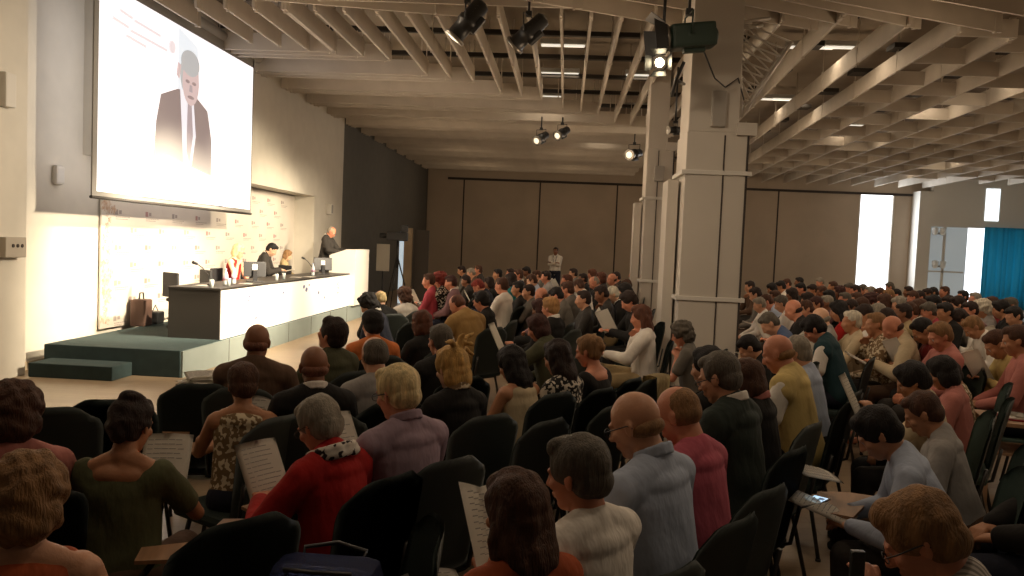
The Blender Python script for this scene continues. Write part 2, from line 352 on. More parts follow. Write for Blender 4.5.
# ------------------------------------------------------------------ theatre spotlights
m_blk = mat('lamp_black', (0.018, 0.018, 0.018), 0.4, spec=0.6)
m_green = mat('lamp_green', (0.03, 0.055, 0.04), 0.45)
m_lens = mat('lens', (0.9, 0.85, 0.7), 0.1, emit=(1.0, 0.85, 0.6), estr=1.2)
m_hot = mat('lens_hot', (1, 0.95, 0.8), 0.1, emit=(1.0, 0.82, 0.5), estr=60)
m_lens_off = mat('lens_off', (0.35, 0.33, 0.3), 0.08, spec=0.9)
def spotlight(px, py, Y, s, aim, label, hot='on', green=False, doors=False, flip=False):
    p = at(px, py, Y)
    t = thing('stage_spotlight', label, 'spotlight', p)
    mb = m_green if green else m_blk
    d = (Vector(aim)-p).normalized(); q = d.to_track_quat('Z', 'Y').to_matrix().to_4x4()
    bm = new_bm()
    if green: add_box(bm, (-0.5*s*0.45, -0.5*s*0.45, -0.5*s), (0.5*s*0.45, 0.5*s*0.45, 0.35*s), 0.03*s*2)
    add_lathe(bm, [(0.10*s, -0.56*s), (0.19*s, -0.5*s), (0.2*s, -0.1*s), (0.23*s, -0.08*s), (0.23*s, 0.05*s), (0.2*s, 0.08*s), (0.2*s, 0.38*s), (0.25*s, 0.40*s), (0.25*s, 0.46*s), (0.2*s, 0.46*s)], (0, 0, 0), 20)
    for k in range(4): add_box(bm, (-0.21*s, -0.012*s+0.0, -0.42*s+k*0.08*s), (0.21*s, 0.012*s, -0.39*s+k*0.08*s))
    h = obj('housing', bm, mb, t, smooth=False); h.matrix_local = q
    bm = new_bm(); add_lathe(bm, [(0.17*s, 0.462*s), (0.12*s, 0.48*s), (0.01*s, 0.495*s)], (0, 0, 0), 20)
    l = obj('lens', bm, {'hot': m_hot, 'on': m_lens, 'off': m_lens_off}[hot], t); l.matrix_local = q
    if doors:
        for k in range(4):
            bm = new_bm(); M = Matrix.Rotation(k*PI/2, 4, 'Z') @ Matrix.Translation((0, 0.25*s, 0.45*s)) @ Matrix.Rotation(-0.6, 4, 'X')
            add_poly(bm, [(-0.2*s, 0, 0), (0.2*s, 0, 0), (0.28*s, 0, 0.34*s), (-0.28*s, 0, 0.34*s)], (0, 0.01*s, 0)); bmesh.ops.transform(bm, matrix=M, verts=bm.verts[:])
            b_ = obj('barn_door', bm, m_blk, t); b_.matrix_local = q
    bm = new_bm(); add_lathe(bm, [(0.235*s, 0.395*s), (0.262*s, 0.40*s), (0.262*s, 0.465*s), (0.235*s, 0.47*s)], (0, 0, 0), 20); rr_ = obj('front_ring', bm, mat('ring_metal', (0.30, 0.28, 0.25), 0.3, 0.8), t); rr_.matrix_local = q
    bm = new_bm(); add_box(bm, (-0.07*s, -0.30*s, -0.30*s), (0.07*s, -0.18*s, 0.12*s), 0.02*s); kk = obj('lamp_base', bm, mb, t); kk.matrix_local = q
    bm = new_bm()   # yoke
    side = d.cross(Vector((0, 0, 1))).normalized()
    add_tube(bm, [side*0.26*s, side*0.28*s+Vector((0, 0, 0.42*s)), -side*0.28*s+Vector((0, 0, 0.42*s)), -side*0.26*s], 0.018*s, 6)
    obj('yoke', bm, mb, t)
    top = ZF0+0.1 - p.z
    if top > 0.45*s:
        bm = new_bm(); add_tube(bm, [(0, 0, 0.42*s), (0, 0, top)], 0.018, 6); add_box(bm, (-0.04, -0.04, 0.40*s), (0.04, 0.04, 0.52*s)); obj('hanger', bm, m_blk, t)
    return p, d
STG = Vector((-5.4, 14, 1.2))
spotlight(467, 22, 10.4, 0.58, (-4.4, 10.5, 1), 'black spotlight hanging top centre, left of the two big black ones', 'on')
spotlight(528, 33, 10.7, 0.54, (-5, 12.5, 1), 'black spotlight hanging top centre, right of the two big black ones', 'on')
spotlight(688, 37, 9.6, 0.62, (-6, 8.7, 3.4), 'dark green floodlight clamped high on the main pillar', 'off', True, True)
hp_, hd_ = spotlight(662, 63, 9.5, 0.34, (-1.0, 2.5, 2.6), 'glaring lit spotlight with open barn doors beside the main pillar', 'hot', False, True)
spotlight(541, 138, 20.5, 0.50, (-5.5, 12.5, 0.2), 'left one of the small pair of hanging black spotlights', 'on')
spotlight(562, 133, 20.5, 0.50, (-5.5, 12.5, 0.2), 'right one of the small pair of hanging black spotlights', 'on')
spotlight(634, 154, 22.5, 0.62, (-5.2, 11.5, 1.9), 'small lit spotlight hanging left of the second pillar', 'on')
spotlight(675, 130, 14.6, 0.3, (-4.2, 12.5, 3.5), 'small dark spotlight in the gap between both pillars', 'off')
bm = new_bm(); p0 = at(700, 42, 9.6); p1 = at(738, 78, 10.3)
add_tube(bm, [p0, p0.lerp(p1, 0.4)+Vector((0, 0, -0.25)), p1+Vector((-0.15, 0, -0.12)), p1, at(744, 100, 10.45)], 0.010, 6); tag(obj('power_cable', bm, m_blk), 'black power cable looping from the green floodlight to the pillar', 'cable')
bm = new_bm(); add_tube(bm, [at(672, 96, 9.9), at(676, 80, 9.7), at(684, 62, 9.6)], 0.022, 8); add_tube(bm, [at(676, 80, 9.7), at(684, 84, 10.32)], 0.022, 8); tag(obj('lamp_bracket', bm, m_blk), 'black bent bracket holding the two lamps to the main pillar', 'bracket')

def spot(loc, aim, e, size, color=(1, 0.83, 0.60), blend=0.6, rad=0.12):
    ld = bpy.data.lights.new('spot', 'SPOT'); ld.energy = e; ld.spot_size = R(size); ld.spot_blend = blend; ld.color = color; ld.shadow_soft_size = rad
    o = bpy.data.objects.new('spot', ld); COL.objects.link(o); o.location = loc
    o.rotation_euler = (Vector(aim)-Vector(loc)).to_track_quat('-Z', 'Y').to_euler()
spot(at(662, 63, 9.5)+Vector((-0.45, -0.1, -0.15)), (-5.8, 11.5, 0.9), 3600, 40)
spot(at(467, 22, 10.4)+Vector((-0.35, 0.2, -0.4)), (-6.2, 12.2, 1.1), 3500, 50)
spot(at(528, 33, 10.7)+Vector((-0.35, 0.2, -0.4)), (-6.0, 15.5, 1.2), 3200, 50)
spot(at(541, 138, 16)+Vector((-0.25, 0, -0.2)), (-6.0, 17.0, 1.0), 1600, 56)
spot(at(634, 154, 14)+Vector((-0.3, 0, -0.15)), (-5.6, 18.6, 1.3), 1400, 36)
spot(at(688, 37, 9.6)+Vector((-0.5, 0, -0.2)), (-5.6, 8.3, 1.6), 1400, 75, (1, 0.84, 0.62), 1.0)

# ------------------------------------------------------------------ stage
SY = onx(180, 366, -4.8).y; print('STAGE', SY, onx(180, 381, -4.8).z, onx(180, 353, -4.8).z)
bm = new_bm(); add_box(bm, (-6.6, SY, 0.0), (-4.80, 19.8, 0.345), 0.01); st = thing('stage', 'low dark green carpeted stage along the left wall', 'stage', (0, 0, 0)); obj('platform', bm, m_carpet, st)
bm = new_bm()
add_box(bm, (-4.80, SY+0.02, 0.0), (-4.775, 19.8, 0.335))
for y in np.arange(11.2, 19.5, 1.25): add_box(bm, (-4.776, y, 0), (-4.772, y+0.012, 0.335), mi=1)
obj('fascia', bm, [m_fascia, m_gap], st)
bm = new_bm(); a = at(28, 378, SY-0.46); b = at(112, 383, SY-0.46)
add_box(bm, (a.x, SY-0.46, 0), (b.x, SY-0.01, 0.175), 0.012); tag(obj('stage_step', bm, m_carpet), 'dark green carpeted step in front of the stage end', 'step')

# backdrop
m_back = mat('backdrop_print', (0.66, 0.60, 0.52), 0.7, var=0.04, vscale=1.5)
m_mark = mat('backdrop_mark', (0.36, 0.31, 0.28), 0.8); m_flower = mat('backdrop_flower', (0.50, 0.33, 0.22), 0.8, c2=(0.66, 0.58, 0.48), vscale=18); m_mark2 = mat('backdrop_mark_red', (0.42, 0.24, 0.22), 0.8)
t = thing('sponsor_backdrop', 'white printed backdrop with rows of small logos behind the table', 'backdrop', (0, 0, 0))
XBk = -6.80
bm = new_bm(); add_box(bm, (XBk-0.03, 11.35, 0.36), (XBk, 19.8, 2.86), 0.004); obj('banner_panel', bm, m_back, t)
bm = new_bm()
random.seed(3)
for r_ in range(9):
    z = 2.62-r_*0.27
    for c in range(9):
        y = 12.0+c*0.88+(0.44 if r_ % 2 else 0)
        if y > 19.4: continue
        add_box(bm, (XBk, y-0.30, z-0.01), (XBk+0.002, y-0.22, z+0.07), mi=c % 2)
        add_box(bm, (XBk, y-0.19, z+0.005), (XBk+0.002, y-0.12, z+0.06), mi=0)
        for q, (ww, hh) in enumerate(((0.26, 0.012), (0.20, 0.010))):
            yy = y-0.28
            while yy < y-0.28+ww*1.5:
                l_ = random.uniform(0.02, 0.06); add_box(bm, (XBk, yy, z-0.05-q*0.03), (XBk+0.002, yy+l_, z-0.05-q*0.03+hh)); yy += l_+0.012
obj('logo_print', bm, [m_mark, m_mark2], t)
bm = new_bm()
for k in range(70):
    y = 11.40+random.random()*0.30*(0.4+0.6*random.random()); z = 0.45+random.random()*2.3; r0 = random.uniform(0.02, 0.07)
    pts = [(XBk, y+r0*(1+0.35*math.cos(5*a_))*math.cos(a_), z+r0*(1+0.35*math.cos(5*a_))*math.sin(a_)) for a_ in np.linspace(0, 2*PI, 16, endpoint=False)]
    add_poly(bm, pts, (0.002+0.0001*k, 0, 0))
obj('floral_print', bm, m_flower, t)

# projection screen
sc = thing('projection_screen', 'large white projection screen showing a speaker, hung above the backdrop', 'screen', (0, 0, 0))
XS = -6.06; SY0, SY1 = onx(97, 192, -6.06).y, onx(249.8, 209, -6.06).y
SZ0, SZ1 = (onx(97, 192, -6.06).z+onx(249.8, 209, -6.06).z)/2, onx(249.8, 66, -6.06).z
print('SCREEN', SY0, SY1, SZ0, SZ1, onx(120.5, 0, XS))
m_scr = mat('screen_light', (0.8, 0.8, 0.8), 0.6, emit=(1.0, 0.95, 0.97), estr=1.05)
m_scrb = mat('screen_border', (0.30, 0.29, 0.27), 0.6); m_scrd = mat('screen_edge_dark', (0.05, 0.045, 0.04), 0.6)
bm = new_bm(); add_box(bm, (XS-0.02, SY0, SZ0), (XS, SY1, SZ1)); obj('screen_surface', bm, m_scr, sc)
bm = new_bm()
add_box(bm, (XS-0.025, SY0-0.10, SZ0-0.06), (XS-0.005, SY1+0.06, SZ0)); add_box(bm, (XS-0.025, SY0-0.10, SZ0), (XS-0.005, SY0, SZ1+0.2)); add_box(bm, (XS-0.025, SY1, SZ0), (XS-0.005, SY1+0.06, SZ1+0.2)); add_box(bm, (XS-0.025, SY0-0.1, SZ1), (XS-0.005, SY1+0.06, SZ1+0.2))
obj('screen_border', bm, m_scrb, sc)
bm = new_bm(); add_tube(bm, [(XS-0.01, SY0-0.12, SZ0-0.08), (XS-0.01, SY1+0.08, SZ0-0.08)], 0.022, 8); obj('bottom_bar', bm, m_scrd, sc)
bm = new_bm(); add_tube(bm, [(XS-0.05, SY0-0.3, SZ1+0.26), (XS-0.05, SY1+0.35, SZ1+0.26)], 0.10, 14); obj('roller_case', bm, mat('case_grey', (0.42, 0.41, 0.39), 0.5), sc)
def scr(u, v): return (XS, SY0+(SY1-SY0)*(u-(0.085 if u > 0.345 or v < 0.5 else 0.0)), SZ0+(SZ1-SZ0)*v)
sm = [mat('pic_suit', (0.3, 0.3, 0.3), 0.6, emit=(0.21, 0.15, 0.15), estr=1.0), mat('pic_skin', (0.3, 0.3, 0.3), 0.6, emit=(0.60, 0.44, 0.43), estr=1.0), mat('pic_hair', (0.3, 0.3, 0.3), 0.6, emit=(0.42, 0.42, 0.42), estr=1),
      mat('pic_shirt', (0.3, 0.3, 0.3), 0.6, emit=(0.86, 0.82, 0.86), estr=1), mat('pic_tie', (0.3, 0.3, 0.3), 0.6, emit=(0.36, 0.28, 0.30), estr=1), mat('pic_desk', (0.3, 0.3, 0.3), 0.6, emit=(0.98, 0.93, 0.93), estr=1.0),
      mat('pic_pale', (0.3, 0.3, 0.3), 0.6, emit=(0.80, 0.84, 0.88), estr=1), mat('pic_text', (0.3, 0.3, 0.3), 0.6, emit=(0.82, 0.70, 0.70), estr=1), mat('pic_dark', (0.3, 0.3, 0.3), 0.6, emit=(0.25, 0.16, 0.17), estr=1)]
bm = new_bm()
L = [0]
def sp(pts, mi):
    L[0] += 1; add_poly(bm, [scr(*p) for p in pts], (0.0012*L[0]+0.002, 0, 0), mi)
def ell(cu, cv, ru, rv, n=20, a0=0, a1=2*PI): return [(cu+ru*math.cos(a), cv+rv*math.sin(a)) for a in np.linspace(a0, a1, n, endpoint=(a1-a0 < 6))]
sp([(0.50, 0.56), (0.63, 0.56), (0.63, 0.93), (0.50, 0.99)], 6)
sp([(0.36, 0.18), (0.375, 0.42), (0.40, 0.575), (0.50, 0.64), (0.60, 0.65), (0.705, 0.575), (0.74, 0.40), (0.745, 0.16)], 0)
sp([(0.515, 0.645), (0.60, 0.65), (0.625, 0.40), (0.60, 0.22), (0.545, 0.22)], 3)
sp([(0.565, 0.60), (0.59, 0.60), (0.605, 0.40), (0.585, 0.22), (0.562, 0.30)], 4)
sp(ell(0.575, 0.745, 0.062, 0.14), 2)
sp(ell(0.583, 0.705, 0.056, 0.135), 1)
sp(ell(0.578, 0.815, 0.062, 0.075), 2)
for cu in (0.56, 0.604): sp(ell(cu, 0.705, 0.014, 0.010, 10), 8)
sp([(0.575, 0.69), (0.59, 0.69), (0.593, 0.65), (0.572, 0.65)], 4)
sp(ell(0.583, 0.618, 0.022, 0.010, 10), 8)
sp([(0.505, 0.70), (0.515, 0.78), (0.498, 0.79), (0.49, 0.72)], 1)
sp([(0.30, 0.0), (0.36, 0.13), (0.405, 0.235), (0.80, 0.165), (0.84, 0.10), (0.845, 0.0)], 5)
sp([(0.41, 0.225), (0.44, 0.245), (0.86, 0.155), (0.86, 0.115)], 7)
for (u0, u1, v) in ((0.09, 0.15, 0.90), (0.16, 0.30, 0.885), (0.055, 0.13, 0.845), (0.14, 0.34, 0.825), (0.12, 0.22, 0.79)):
    sp([(u0, v), (u1, v-0.01), (u1, v+0.004), (u0, v+0.014)], 7)
sp(ell(0.455, 0.855, 0.018, 0.035, 14), 7)
obj('projected_picture', bm, sm, sc)

# small wall fittings
bm = new_bm(); p = onx(57, 175, XL-0.0); p = onx(57, 175, -6.83)
add_box(bm, (-6.85, p.y-0.09, p.z-0.13), (-6.77, p.y+0.09, p.z+0.13), 0.035); tag(obj('wall_alarm', bm, m_trim), 'small rounded white wall unit left of the projection screen', 'alarm')
p = onx(8, 247, -6.62)
t = thing('socket_box', 'beige wall box with sockets at the left edge', 'socket box', (-6.62, p.y, p.z))
bm = new_bm(); add_box(bm, (0, -0.2, -0.12), (0.12, 0.16, 0.12), 0.01); obj('box_body', bm, mat('beige_box', (0.42, 0.37, 0.30), 0.6), t)
for k in range(3):
    bm = new_bm(); add_tube(bm, [(0.12, -0.08+0.08*k, 0.02), (0.128, -0.08+0.08*k, 0.02)], 0.022, 10); obj('socket', bm, m_gap, t)
p = onx(4, 90, -6.62)
bm = new_bm(); add_box(bm, (-6.62, p.y-0.1, p.z-0.2), (-6.52, p.y+0.08, p.z+0.2), 0.02); tag(obj('wall_switch_panel', bm, m_trim), 'narrow white wall panel at the upper left edge', 'panel')
p = onx(327, 209, XL)
t = thing('wall_loudspeaker', 'small white loudspeaker high on the wall behind the lectern', 'loudspeaker', (XL, p.y, p.z))
bm = new_bm(); add_box(bm, (0, -0.09, -0.14), (0.14, 0.09, 0.14), 0.02); obj('cabinet', bm, m_trim, t)
bm = new_bm(); add_box(bm, (0.14, -0.07, -0.11), (0.146, 0.07, 0.11), 0.01); obj('grille', bm, mat('grille', (0.3, 0.29, 0.27), 0.7), t)
# stage-side cream return wall right of the logos
bm = new_bm(); add_box(bm, (-6.85, 19.72, 0.34), (-6.3, 19.9, 2.9)); struct('trim_3', bm, m_wall, 'cream return of the recess beside the backdrop')

# ------------------------------------------------------------------ conference table
m_tbl = mat('table_dark', (0.028, 0.024, 0.02), 0.45); m_tf = mat('table_front_white', (0.78, 0.76, 0.72), 0.5, emit=(1, 0.95, 0.88), estr=0.15)  # white front emits a little, standing in for spotlight glare
m_ink = mat('ink_navy', (0.03, 0.04, 0.12), 0.6); m_pap = mat('paper', (0.84, 0.80, 0.72), 0.8, var=0.03)
t = thing('conference_table', 'long dark conference table with white front with added glow on stage', 'table', (0, 0, 0.345))
TX0, TX1, TY0, TY1, TH = -5.58, -4.83, onx(219, 342, -4.83).y, onx(352.5, 300, -4.83).y, 0.73
print('TABLE', TY0, TY1, onx(219, 343, -4.83).z, onx(217,290,-4.83).z)
bm = new_bm(); add_box(bm, (TX0-0.01, TY0-0.02, TH-0.03), (TX1+0.01, TY1+0.02, TH), 0.004); obj('tabletop', bm, m_tbl, t)
for ya in (TY0, TY1-0.04):
    bm = new_bm(); add_box(bm, (TX0, ya, 0), (TX1, ya+0.04, TH-0.03)); obj('end_panel', bm, m_tbl, t)
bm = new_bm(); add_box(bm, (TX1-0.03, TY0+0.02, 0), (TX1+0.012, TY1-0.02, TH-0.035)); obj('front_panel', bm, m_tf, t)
bm = new_bm()
random.seed(11)
def logo(y, z, s):
    for k in range(7):
        a = k*0.9; r0 = s*0.32
        c = (y+r0*math.cos(a)*0.9, z+r0*math.sin(a))
        pts = [(TX1+0.012, c[0]+s*0.13*math.cos(b_)*(1+0.5*math.sin(3*b_+k)), c[1]+s*0.07*math.sin(b_+k)) for b_ in np.linspace(0, 2*PI, 9, endpoint=False)]
        add_poly(bm, pts, (0.002+0.0002*k, 0, 0))
    for q in range(4): add_box(bm, (TX1+0.012, y-s*0.3+q*s*0.16, z-s*0.78), (TX1+0.014, y-s*0.3+q*s*0.16+s*0.1, z-s*0.60-0.3*s*(q % 2)*0.3))
logo(11.95, 0.55, 0.24); logo(16.85, 0.5, 0.22)
for (y, z, s) in ((14.6, 0.58, 0.05), (14.75, 0.52, 0.06), (13.5, 0.53, 0.04), (15.5, 0.42, 0.045), (12.3, 0.2, 0.035), (13.0, 0.3, 0.02), (15.9, 0.3, 0.03), (14.9, 0.60, 0.03)):
    pts = [(TX1+0.012, y+s*math.cos(b_)*(1+0.4*math.sin(4*b_)), z+0.7*s*math.sin(b_)) for b_ in np.linspace(0, 2*PI, 10, endpoint=False)]
    add_poly(bm, pts, (0.002, 0, 0))
obj('front_print', bm, mat('front_ink', (0.10, 0.11, 0.22), 0.7), t)
ZT = 0.345+TH

# lectern
t = thing('lectern', 'white slant-topped lectern at the far end of the table', 'lectern', (-5.0, 18.4, 0.345))
bm = new_bm()
pr = [(-0.30, 0), (0.30, 0), (0.30, 1.27), (0.12, 1.27), (-0.30, 1.12)]
add_poly(bm, [(x, -0.62, z) for x, z in pr], (0, 1.24, 0)); obj('lectern_body', bm, mat('lectern_white', (0.72, 0.68, 0.62), 0.5), t)
bm = new_bm(); add_poly(bm, [(-0.30, -0.5, 1.125), (0.06, -0.5, 1.255), (0.06, 0.5, 1.255), (-0.30, 0.5, 1.125)], (0, 0, 0.012)); obj('reading_shelf', bm, m_trim, t)

def office_chair(x, y, z, rz, label):
    t = thing('stage_chair', label, 'chair', (x, y, z), rz, 'dark chairs behind the conference table')
    m = mat('chair_charcoal', (0.018, 0.018, 0.019), 0.7)
    bm = new_bm(); add_box(bm, (-0.22, -0.2, 0.42), (0.22, 0.24, 0.48), 0.03); obj('seat', bm, m, t)
    bm = new_bm(); add_box(bm, (-0.20, -0.27, 0.5), (0.20, -0.23, 0.88), 0.02); obj('backrest', bm, m, t)
    bm = new_bm(); add_tube(bm, [(0, 0, 0.42), (0, 0, 0.1)], 0.025); obj('post', bm, m_blk, t)
    for k in range(5):
        a = k*2*PI/5; bm = new_bm(); add_tube(bm, [(0, 0, 0.1), (0.26*math.cos(a), 0.26*math.sin(a), 0.05)], 0.018, 6); add_tube(bm, [(0.26*math.cos(a), 0.26*math.sin(a)-0.015, 0.026), (0.26*math.cos(a), 0.26*math.sin(a)+0.015, 0.026)], 0.026, 8); obj('leg', bm, m_blk, t)
    return t
def ypx(px, X): return onx(px, 270, X).y
office_chair(-5.85, ypx(186, -5.85), 0.345, R(-32), 'dark empty chair at the near end of the stage table, leftmost')
office_chair(-5.9, ypx(220, -5.9), 0.345, R(-40), 'dark empty chair between leftmost chair and the blonde woman')
office_chair(-5.9, ypx(294, -5.9), 0.345, R(-30), 'dark empty chair right of the man in dark suit')
# bag by the wall
t = thing('travel_bag', 'dark brown bag standing against the logo backdrop', 'bag', (-6.62, ypx(142, -6.62), 0.345), R(5))
bm = new_bm(); add_box(bm, (-0.12, -0.14, 0), (0.12, 0.14, 0.42), 0.03); obj('bag_body', bm, mat('bag_brown', (0.10, 0.055, 0.04), 0.7, bump=0.1), t)
bm = new_bm(); add_tube(bm, [(0, -0.08, 0.42), (0, -0.06, 0.52), (0, 0.06, 0.52), (0, 0.08, 0.42)], 0.012, 6); obj('handle', bm, m_blk, t)
t = thing('shoulder_bag', 'small black bag beside the brown bag on the stage', 'bag', (-6.6, ypx(156, -6.6), 0.345), 0)
bm = new_bm(); add_box(bm, (-0.1, -0.12, 0), (0.1, 0.12, 0.2), 0.03); obj('bag_body', bm, m_blk, t)
bm = new_bm(); add_tube(bm, [(0, -0.09, 0.2), (0, 0, 0.3), (0, 0.09, 0.2)], 0.008, 6); obj('strap', bm, m_blk, t)
# monitors
m_scrn = mat('monitor_black', (0.02, 0.02, 0.022), 0.35)
def monitor(px, X, label, s=1.0):
    t = thing('monitor', label, 'monitor', (X, ypx(px, X), ZT), R(208))
    bm = new_bm(); add_box(bm, (-0.24*s, -0.02, 0.08), (0.24*s, 0.02, 0.08+0.34*s), 0.008, Matrix.Rotation(0.12, 4, 'X')); obj('panel', bm, m_scrn, t)
    bm = new_bm(); add_box(bm, (-0.035, 0.015, 0.0), (0.035, 0.05, 0.2), 0.006); add_box(bm, (-0.13, -0.08, 0), (0.13, 0.1, 0.015), 0.005); obj('stand', bm, m_scrn, t)
    bm = new_bm(); add_box(bm, (-0.05*s, 0.022, 0.19), (0.05*s, 0.026, 0.29), 0.001, Matrix.Rotation(0.12, 4, 'X')); obj('sticker', bm, m_pap, t)
monitor(255, -5.12, 'black monitor with white sticker, before the blonde woman', 0.74)
monitor(323, -5.15, 'black monitor with white sticker, beside the lectern', 0.8)
m_bot = mat('clear_plastic', (0.55, 0.60, 0.60), 0.1, spec=0.8); m_cap = mat('bottle_cap', (0.35, 0.45, 0.65), 0.4)
for k, (px, X, lab) in enumerate(((226, -5.1, 'leftmost water bottle on the stage table'), (234, -5.15, 'water bottle just left of the black monitor, second from left'), (212, -5.0, 'short water glass near the left end of stage table'), (277, -5.0, 'water glass right of the big monitor'), (284, -5.05, 'water glass before the man in dark suit'), (313, -5.1, 'water bottle left of the monitor by the lectern'), (229, -4.98, 'small glass between the two left bottles'))):
    p = (X, ypx(px, X), ZT); glass = 'glass' in lab
    t = thing('water_glass' if glass else 'water_bottle', lab, 'glass' if glass else 'bottle', p)
    bm = new_bm()
    if glass: add_lathe(bm, [(0.026, 0), (0.034, 0.11), (0.032, 0.112), (0.024, 0.01)], (0, 0, 0)); obj('glass_body', bm, m_bot, t)
    else:
        add_lathe(bm, [(0.033, 0), (0.036, 0.02), (0.036, 0.15), (0.02, 0.2), (0.014, 0.215), (0.014, 0.23)], (0, 0, 0)); obj('bottle_body', bm, m_bot, t)
        bm = new_bm(); add_lathe(bm, [(0.016, 0.228), (0.016, 0.248), (0.012, 0.25)], (0, 0, 0)); obj('cap', bm, m_cap, t)
        bm = new_bm(); add_lathe(bm, [(0.0368, 0.07), (0.0368, 0.13)], (0, 0, 0)); obj('paper_label', bm, mat('bottle_label', (0.5, 0.3, 0.4), 0.6), t)
for px, X, lab in ((211, -5.2, 'gooseneck microphone before the left empty chairs'), (313, -5.3, 'gooseneck microphone beside the lectern monitor')):
    t = thing('microphone', lab, 'microphone', (X, ypx(px, X), ZT))
    bm = new_bm(); add_lathe(bm, [(0.055, 0), (0.05, 0.025), (0.01, 0.03)], (0, 0, 0)); obj('mic_base', bm, m_blk, t)
    bm = new_bm(); add_tube(bm, [(0, 0, 0.02), (-0.02, -0.04, 0.16), (-0.08, -0.12, 0.27), (-0.12, -0.2, 0.32)], 0.007, 6); obj('gooseneck', bm, m_blk, t)
    bm = new_bm(); add_tube(bm, [(-0.12, -0.2, 0.32), (-0.15, -0.27, 0.345)], [0.02, 0.024], 8); obj('mic_head', bm, m_blk, t)
m_black_mt = m_blk
def sheet_bm(w=0.21, h=0.297, sag=0.02, th=0.0015, n=8, fold=0.0, pages=1):
    bm = new_bm(); g = {}
    for i in range(n+1):
        for j in range(n+1):
            u = i/n-0.5; v = j/n-0.5
            z = -sag*(2*u)**2 + 0.5*sag*v + fold*abs(u)
            g[i, j] = bm.verts.new((u*w, v*h, z))
    for i in range(n):
        for j in range(n):
            f = bm.faces.new((g[i, j], g[i+1, j], g[i+1, j+1], g[i, j+1])); f.smooth = True
    r_ = bmesh.ops.solidify(bm, geom=bm.faces[:], thickness=th*pages)
    return bm
m_print = mat('print_grey', (0.36, 0.34, 0.32), 0.8)
def sheet(name, loc, rot, label, w=0.21, h=0.297, sag=0.02, m=None, printed=True, fold=0.0, pages=1, cat='paper', group=None):
    o = obj(name, sheet_bm(w, h, sag, pages=pages, fold=fold), m or m_pap); o.location = loc; o.rotation_euler = rot
    tag(o, label, cat, group)
    if printed:
        bm = new_bm(); rows_ = 11
        for k in range(rows_):
            v = 0.40-k*0.07; L_ = random.uniform(0.5, 0.78)*w
            for q in range(5):
                u0 = -0.4*w+L_*q/5; u1 = -0.4*w+L_*(q+0.92)/5; um = (u0+u1)/2/w
                z = -sag*(2*um)**2+0.5*sag*v+fold*abs(um)+0.0014
                add_box(bm, (u0, v*h-0.0016, z-0.0004), (u1, v*h+0.0016, z+0.0004))
        c = obj('printed_lines', bm, m_print, o)
    return o
for px, X, lab, rz in ((246, -5.0, 'white papers beside the left bottles on the table', 0.3), (296, -5.1, 'open white papers before the man in dark suit', 0.2), (309, -4.98, 'white sheet near the middle right of the stage table', -0.1), (203, -5.3, 'white sheet at the near left end of the stage table', 0.1)):
    sheet('paper_sheet', (X, ypx(px, X), ZT+0.006), (0, 0, rz), lab, sag=0.004, printed=False)

# dark corner: camera tripod, door post, lit board, dark panel
p = at(396, 290, 22.0)
t = thing('camera_tripod', 'black video camera on tripod before the dark wall', 'camera', (p.x, 22.0, 0))
for k in range(3):
    a = k*2*PI/3+0.4; bm = new_bm(); add_tube(bm, [(0, 0, 1.45), (0.42*math.cos(a), 0.42*math.sin(a), 0.015)], [0.022, 0.014], 8); obj('leg', bm, m_blk, t)
bm = new_bm(); add_tube(bm, [(0, 0, 1.1), (0, 0, 1.85)], 0.03); obj('centre_column', bm, m_blk, t)
bm = new_bm(); add_box(bm, (-0.30, -0.1, 1.85), (0.28, 0.1, 2.1), 0.03); add_tube(bm, [(-0.30, 0, 1.98), (-0.5, 0, 1.98)], 0.07, 12); obj('camera_body', bm, m_blk, t)
bm = new_bm(); add_box(bm, (0.1, -0.1, 2.1), (0.3, -0.06, 2.3), 0.01); obj('viewfinder', bm, m_blk, t)
a = at(377, 240, 22.8); b = at(390, 240, 22.8)
bm = new_bm(); add_box(bm, (a.x, 22.8, at(383, 271, 22.8).z), (b.x, 22.83, at(383, 244, 22.8).z), 0.004); tt = tag(obj('lit_board', bm, mat('board_pale', (0.55, 0.52, 0.45), 0.7)), 'small pale board hung before the dark wall left of tripod', 'board')
bm = new_bm(); add_tube(bm, [(0, 0, 0), (0, 0, at(383, 271, 22.8).z)], 0.02); pole = obj('board_stand', bm, m_blk, tt, loc=((a.x+b.x)/2, 22.83, 0))
a = at(404, 240, 23.4); b = at(412, 240, 23.4)
bm = new_bm(); add_box(bm, (a.x, 23.4, 0), (b.x, 23.55, at(408, 228, 23.4).z), 0.005); tag(obj('wooden_post', bm, mat('post_wood', (0.34, 0.26, 0.17), 0.7, var=0.1)), 'tall tan wooden post right of the tripod', 'post')
bm = new_bm(); a2 = at(399.5, 240, 23.6); add_box(bm, (a2.x, 23.6, 0.0), (a.x, 23.64, at(401, 232, 23.6).z)); tag(obj('bright_pane', bm, mat('pane_blue', (0.6, 0.65, 0.7), 0.2, emit=(0.65, 0.78, 0.85), estr=0.6)), 'narrow bright pane between tripod and wooden post', 'pane')
a = b; b = at(429, 240, 23.6)
bm = new_bm(); add_box(bm, (a.x+0.02, 23.6, 0), (b.x, 23.66, at(420, 230, 23.6).z), 0.01); tag(obj('dark_panel', bm, mat('panel_dark', (0.07, 0.06, 0.05), 0.8)), 'dark upright panel right of the wooden post', 'panel')

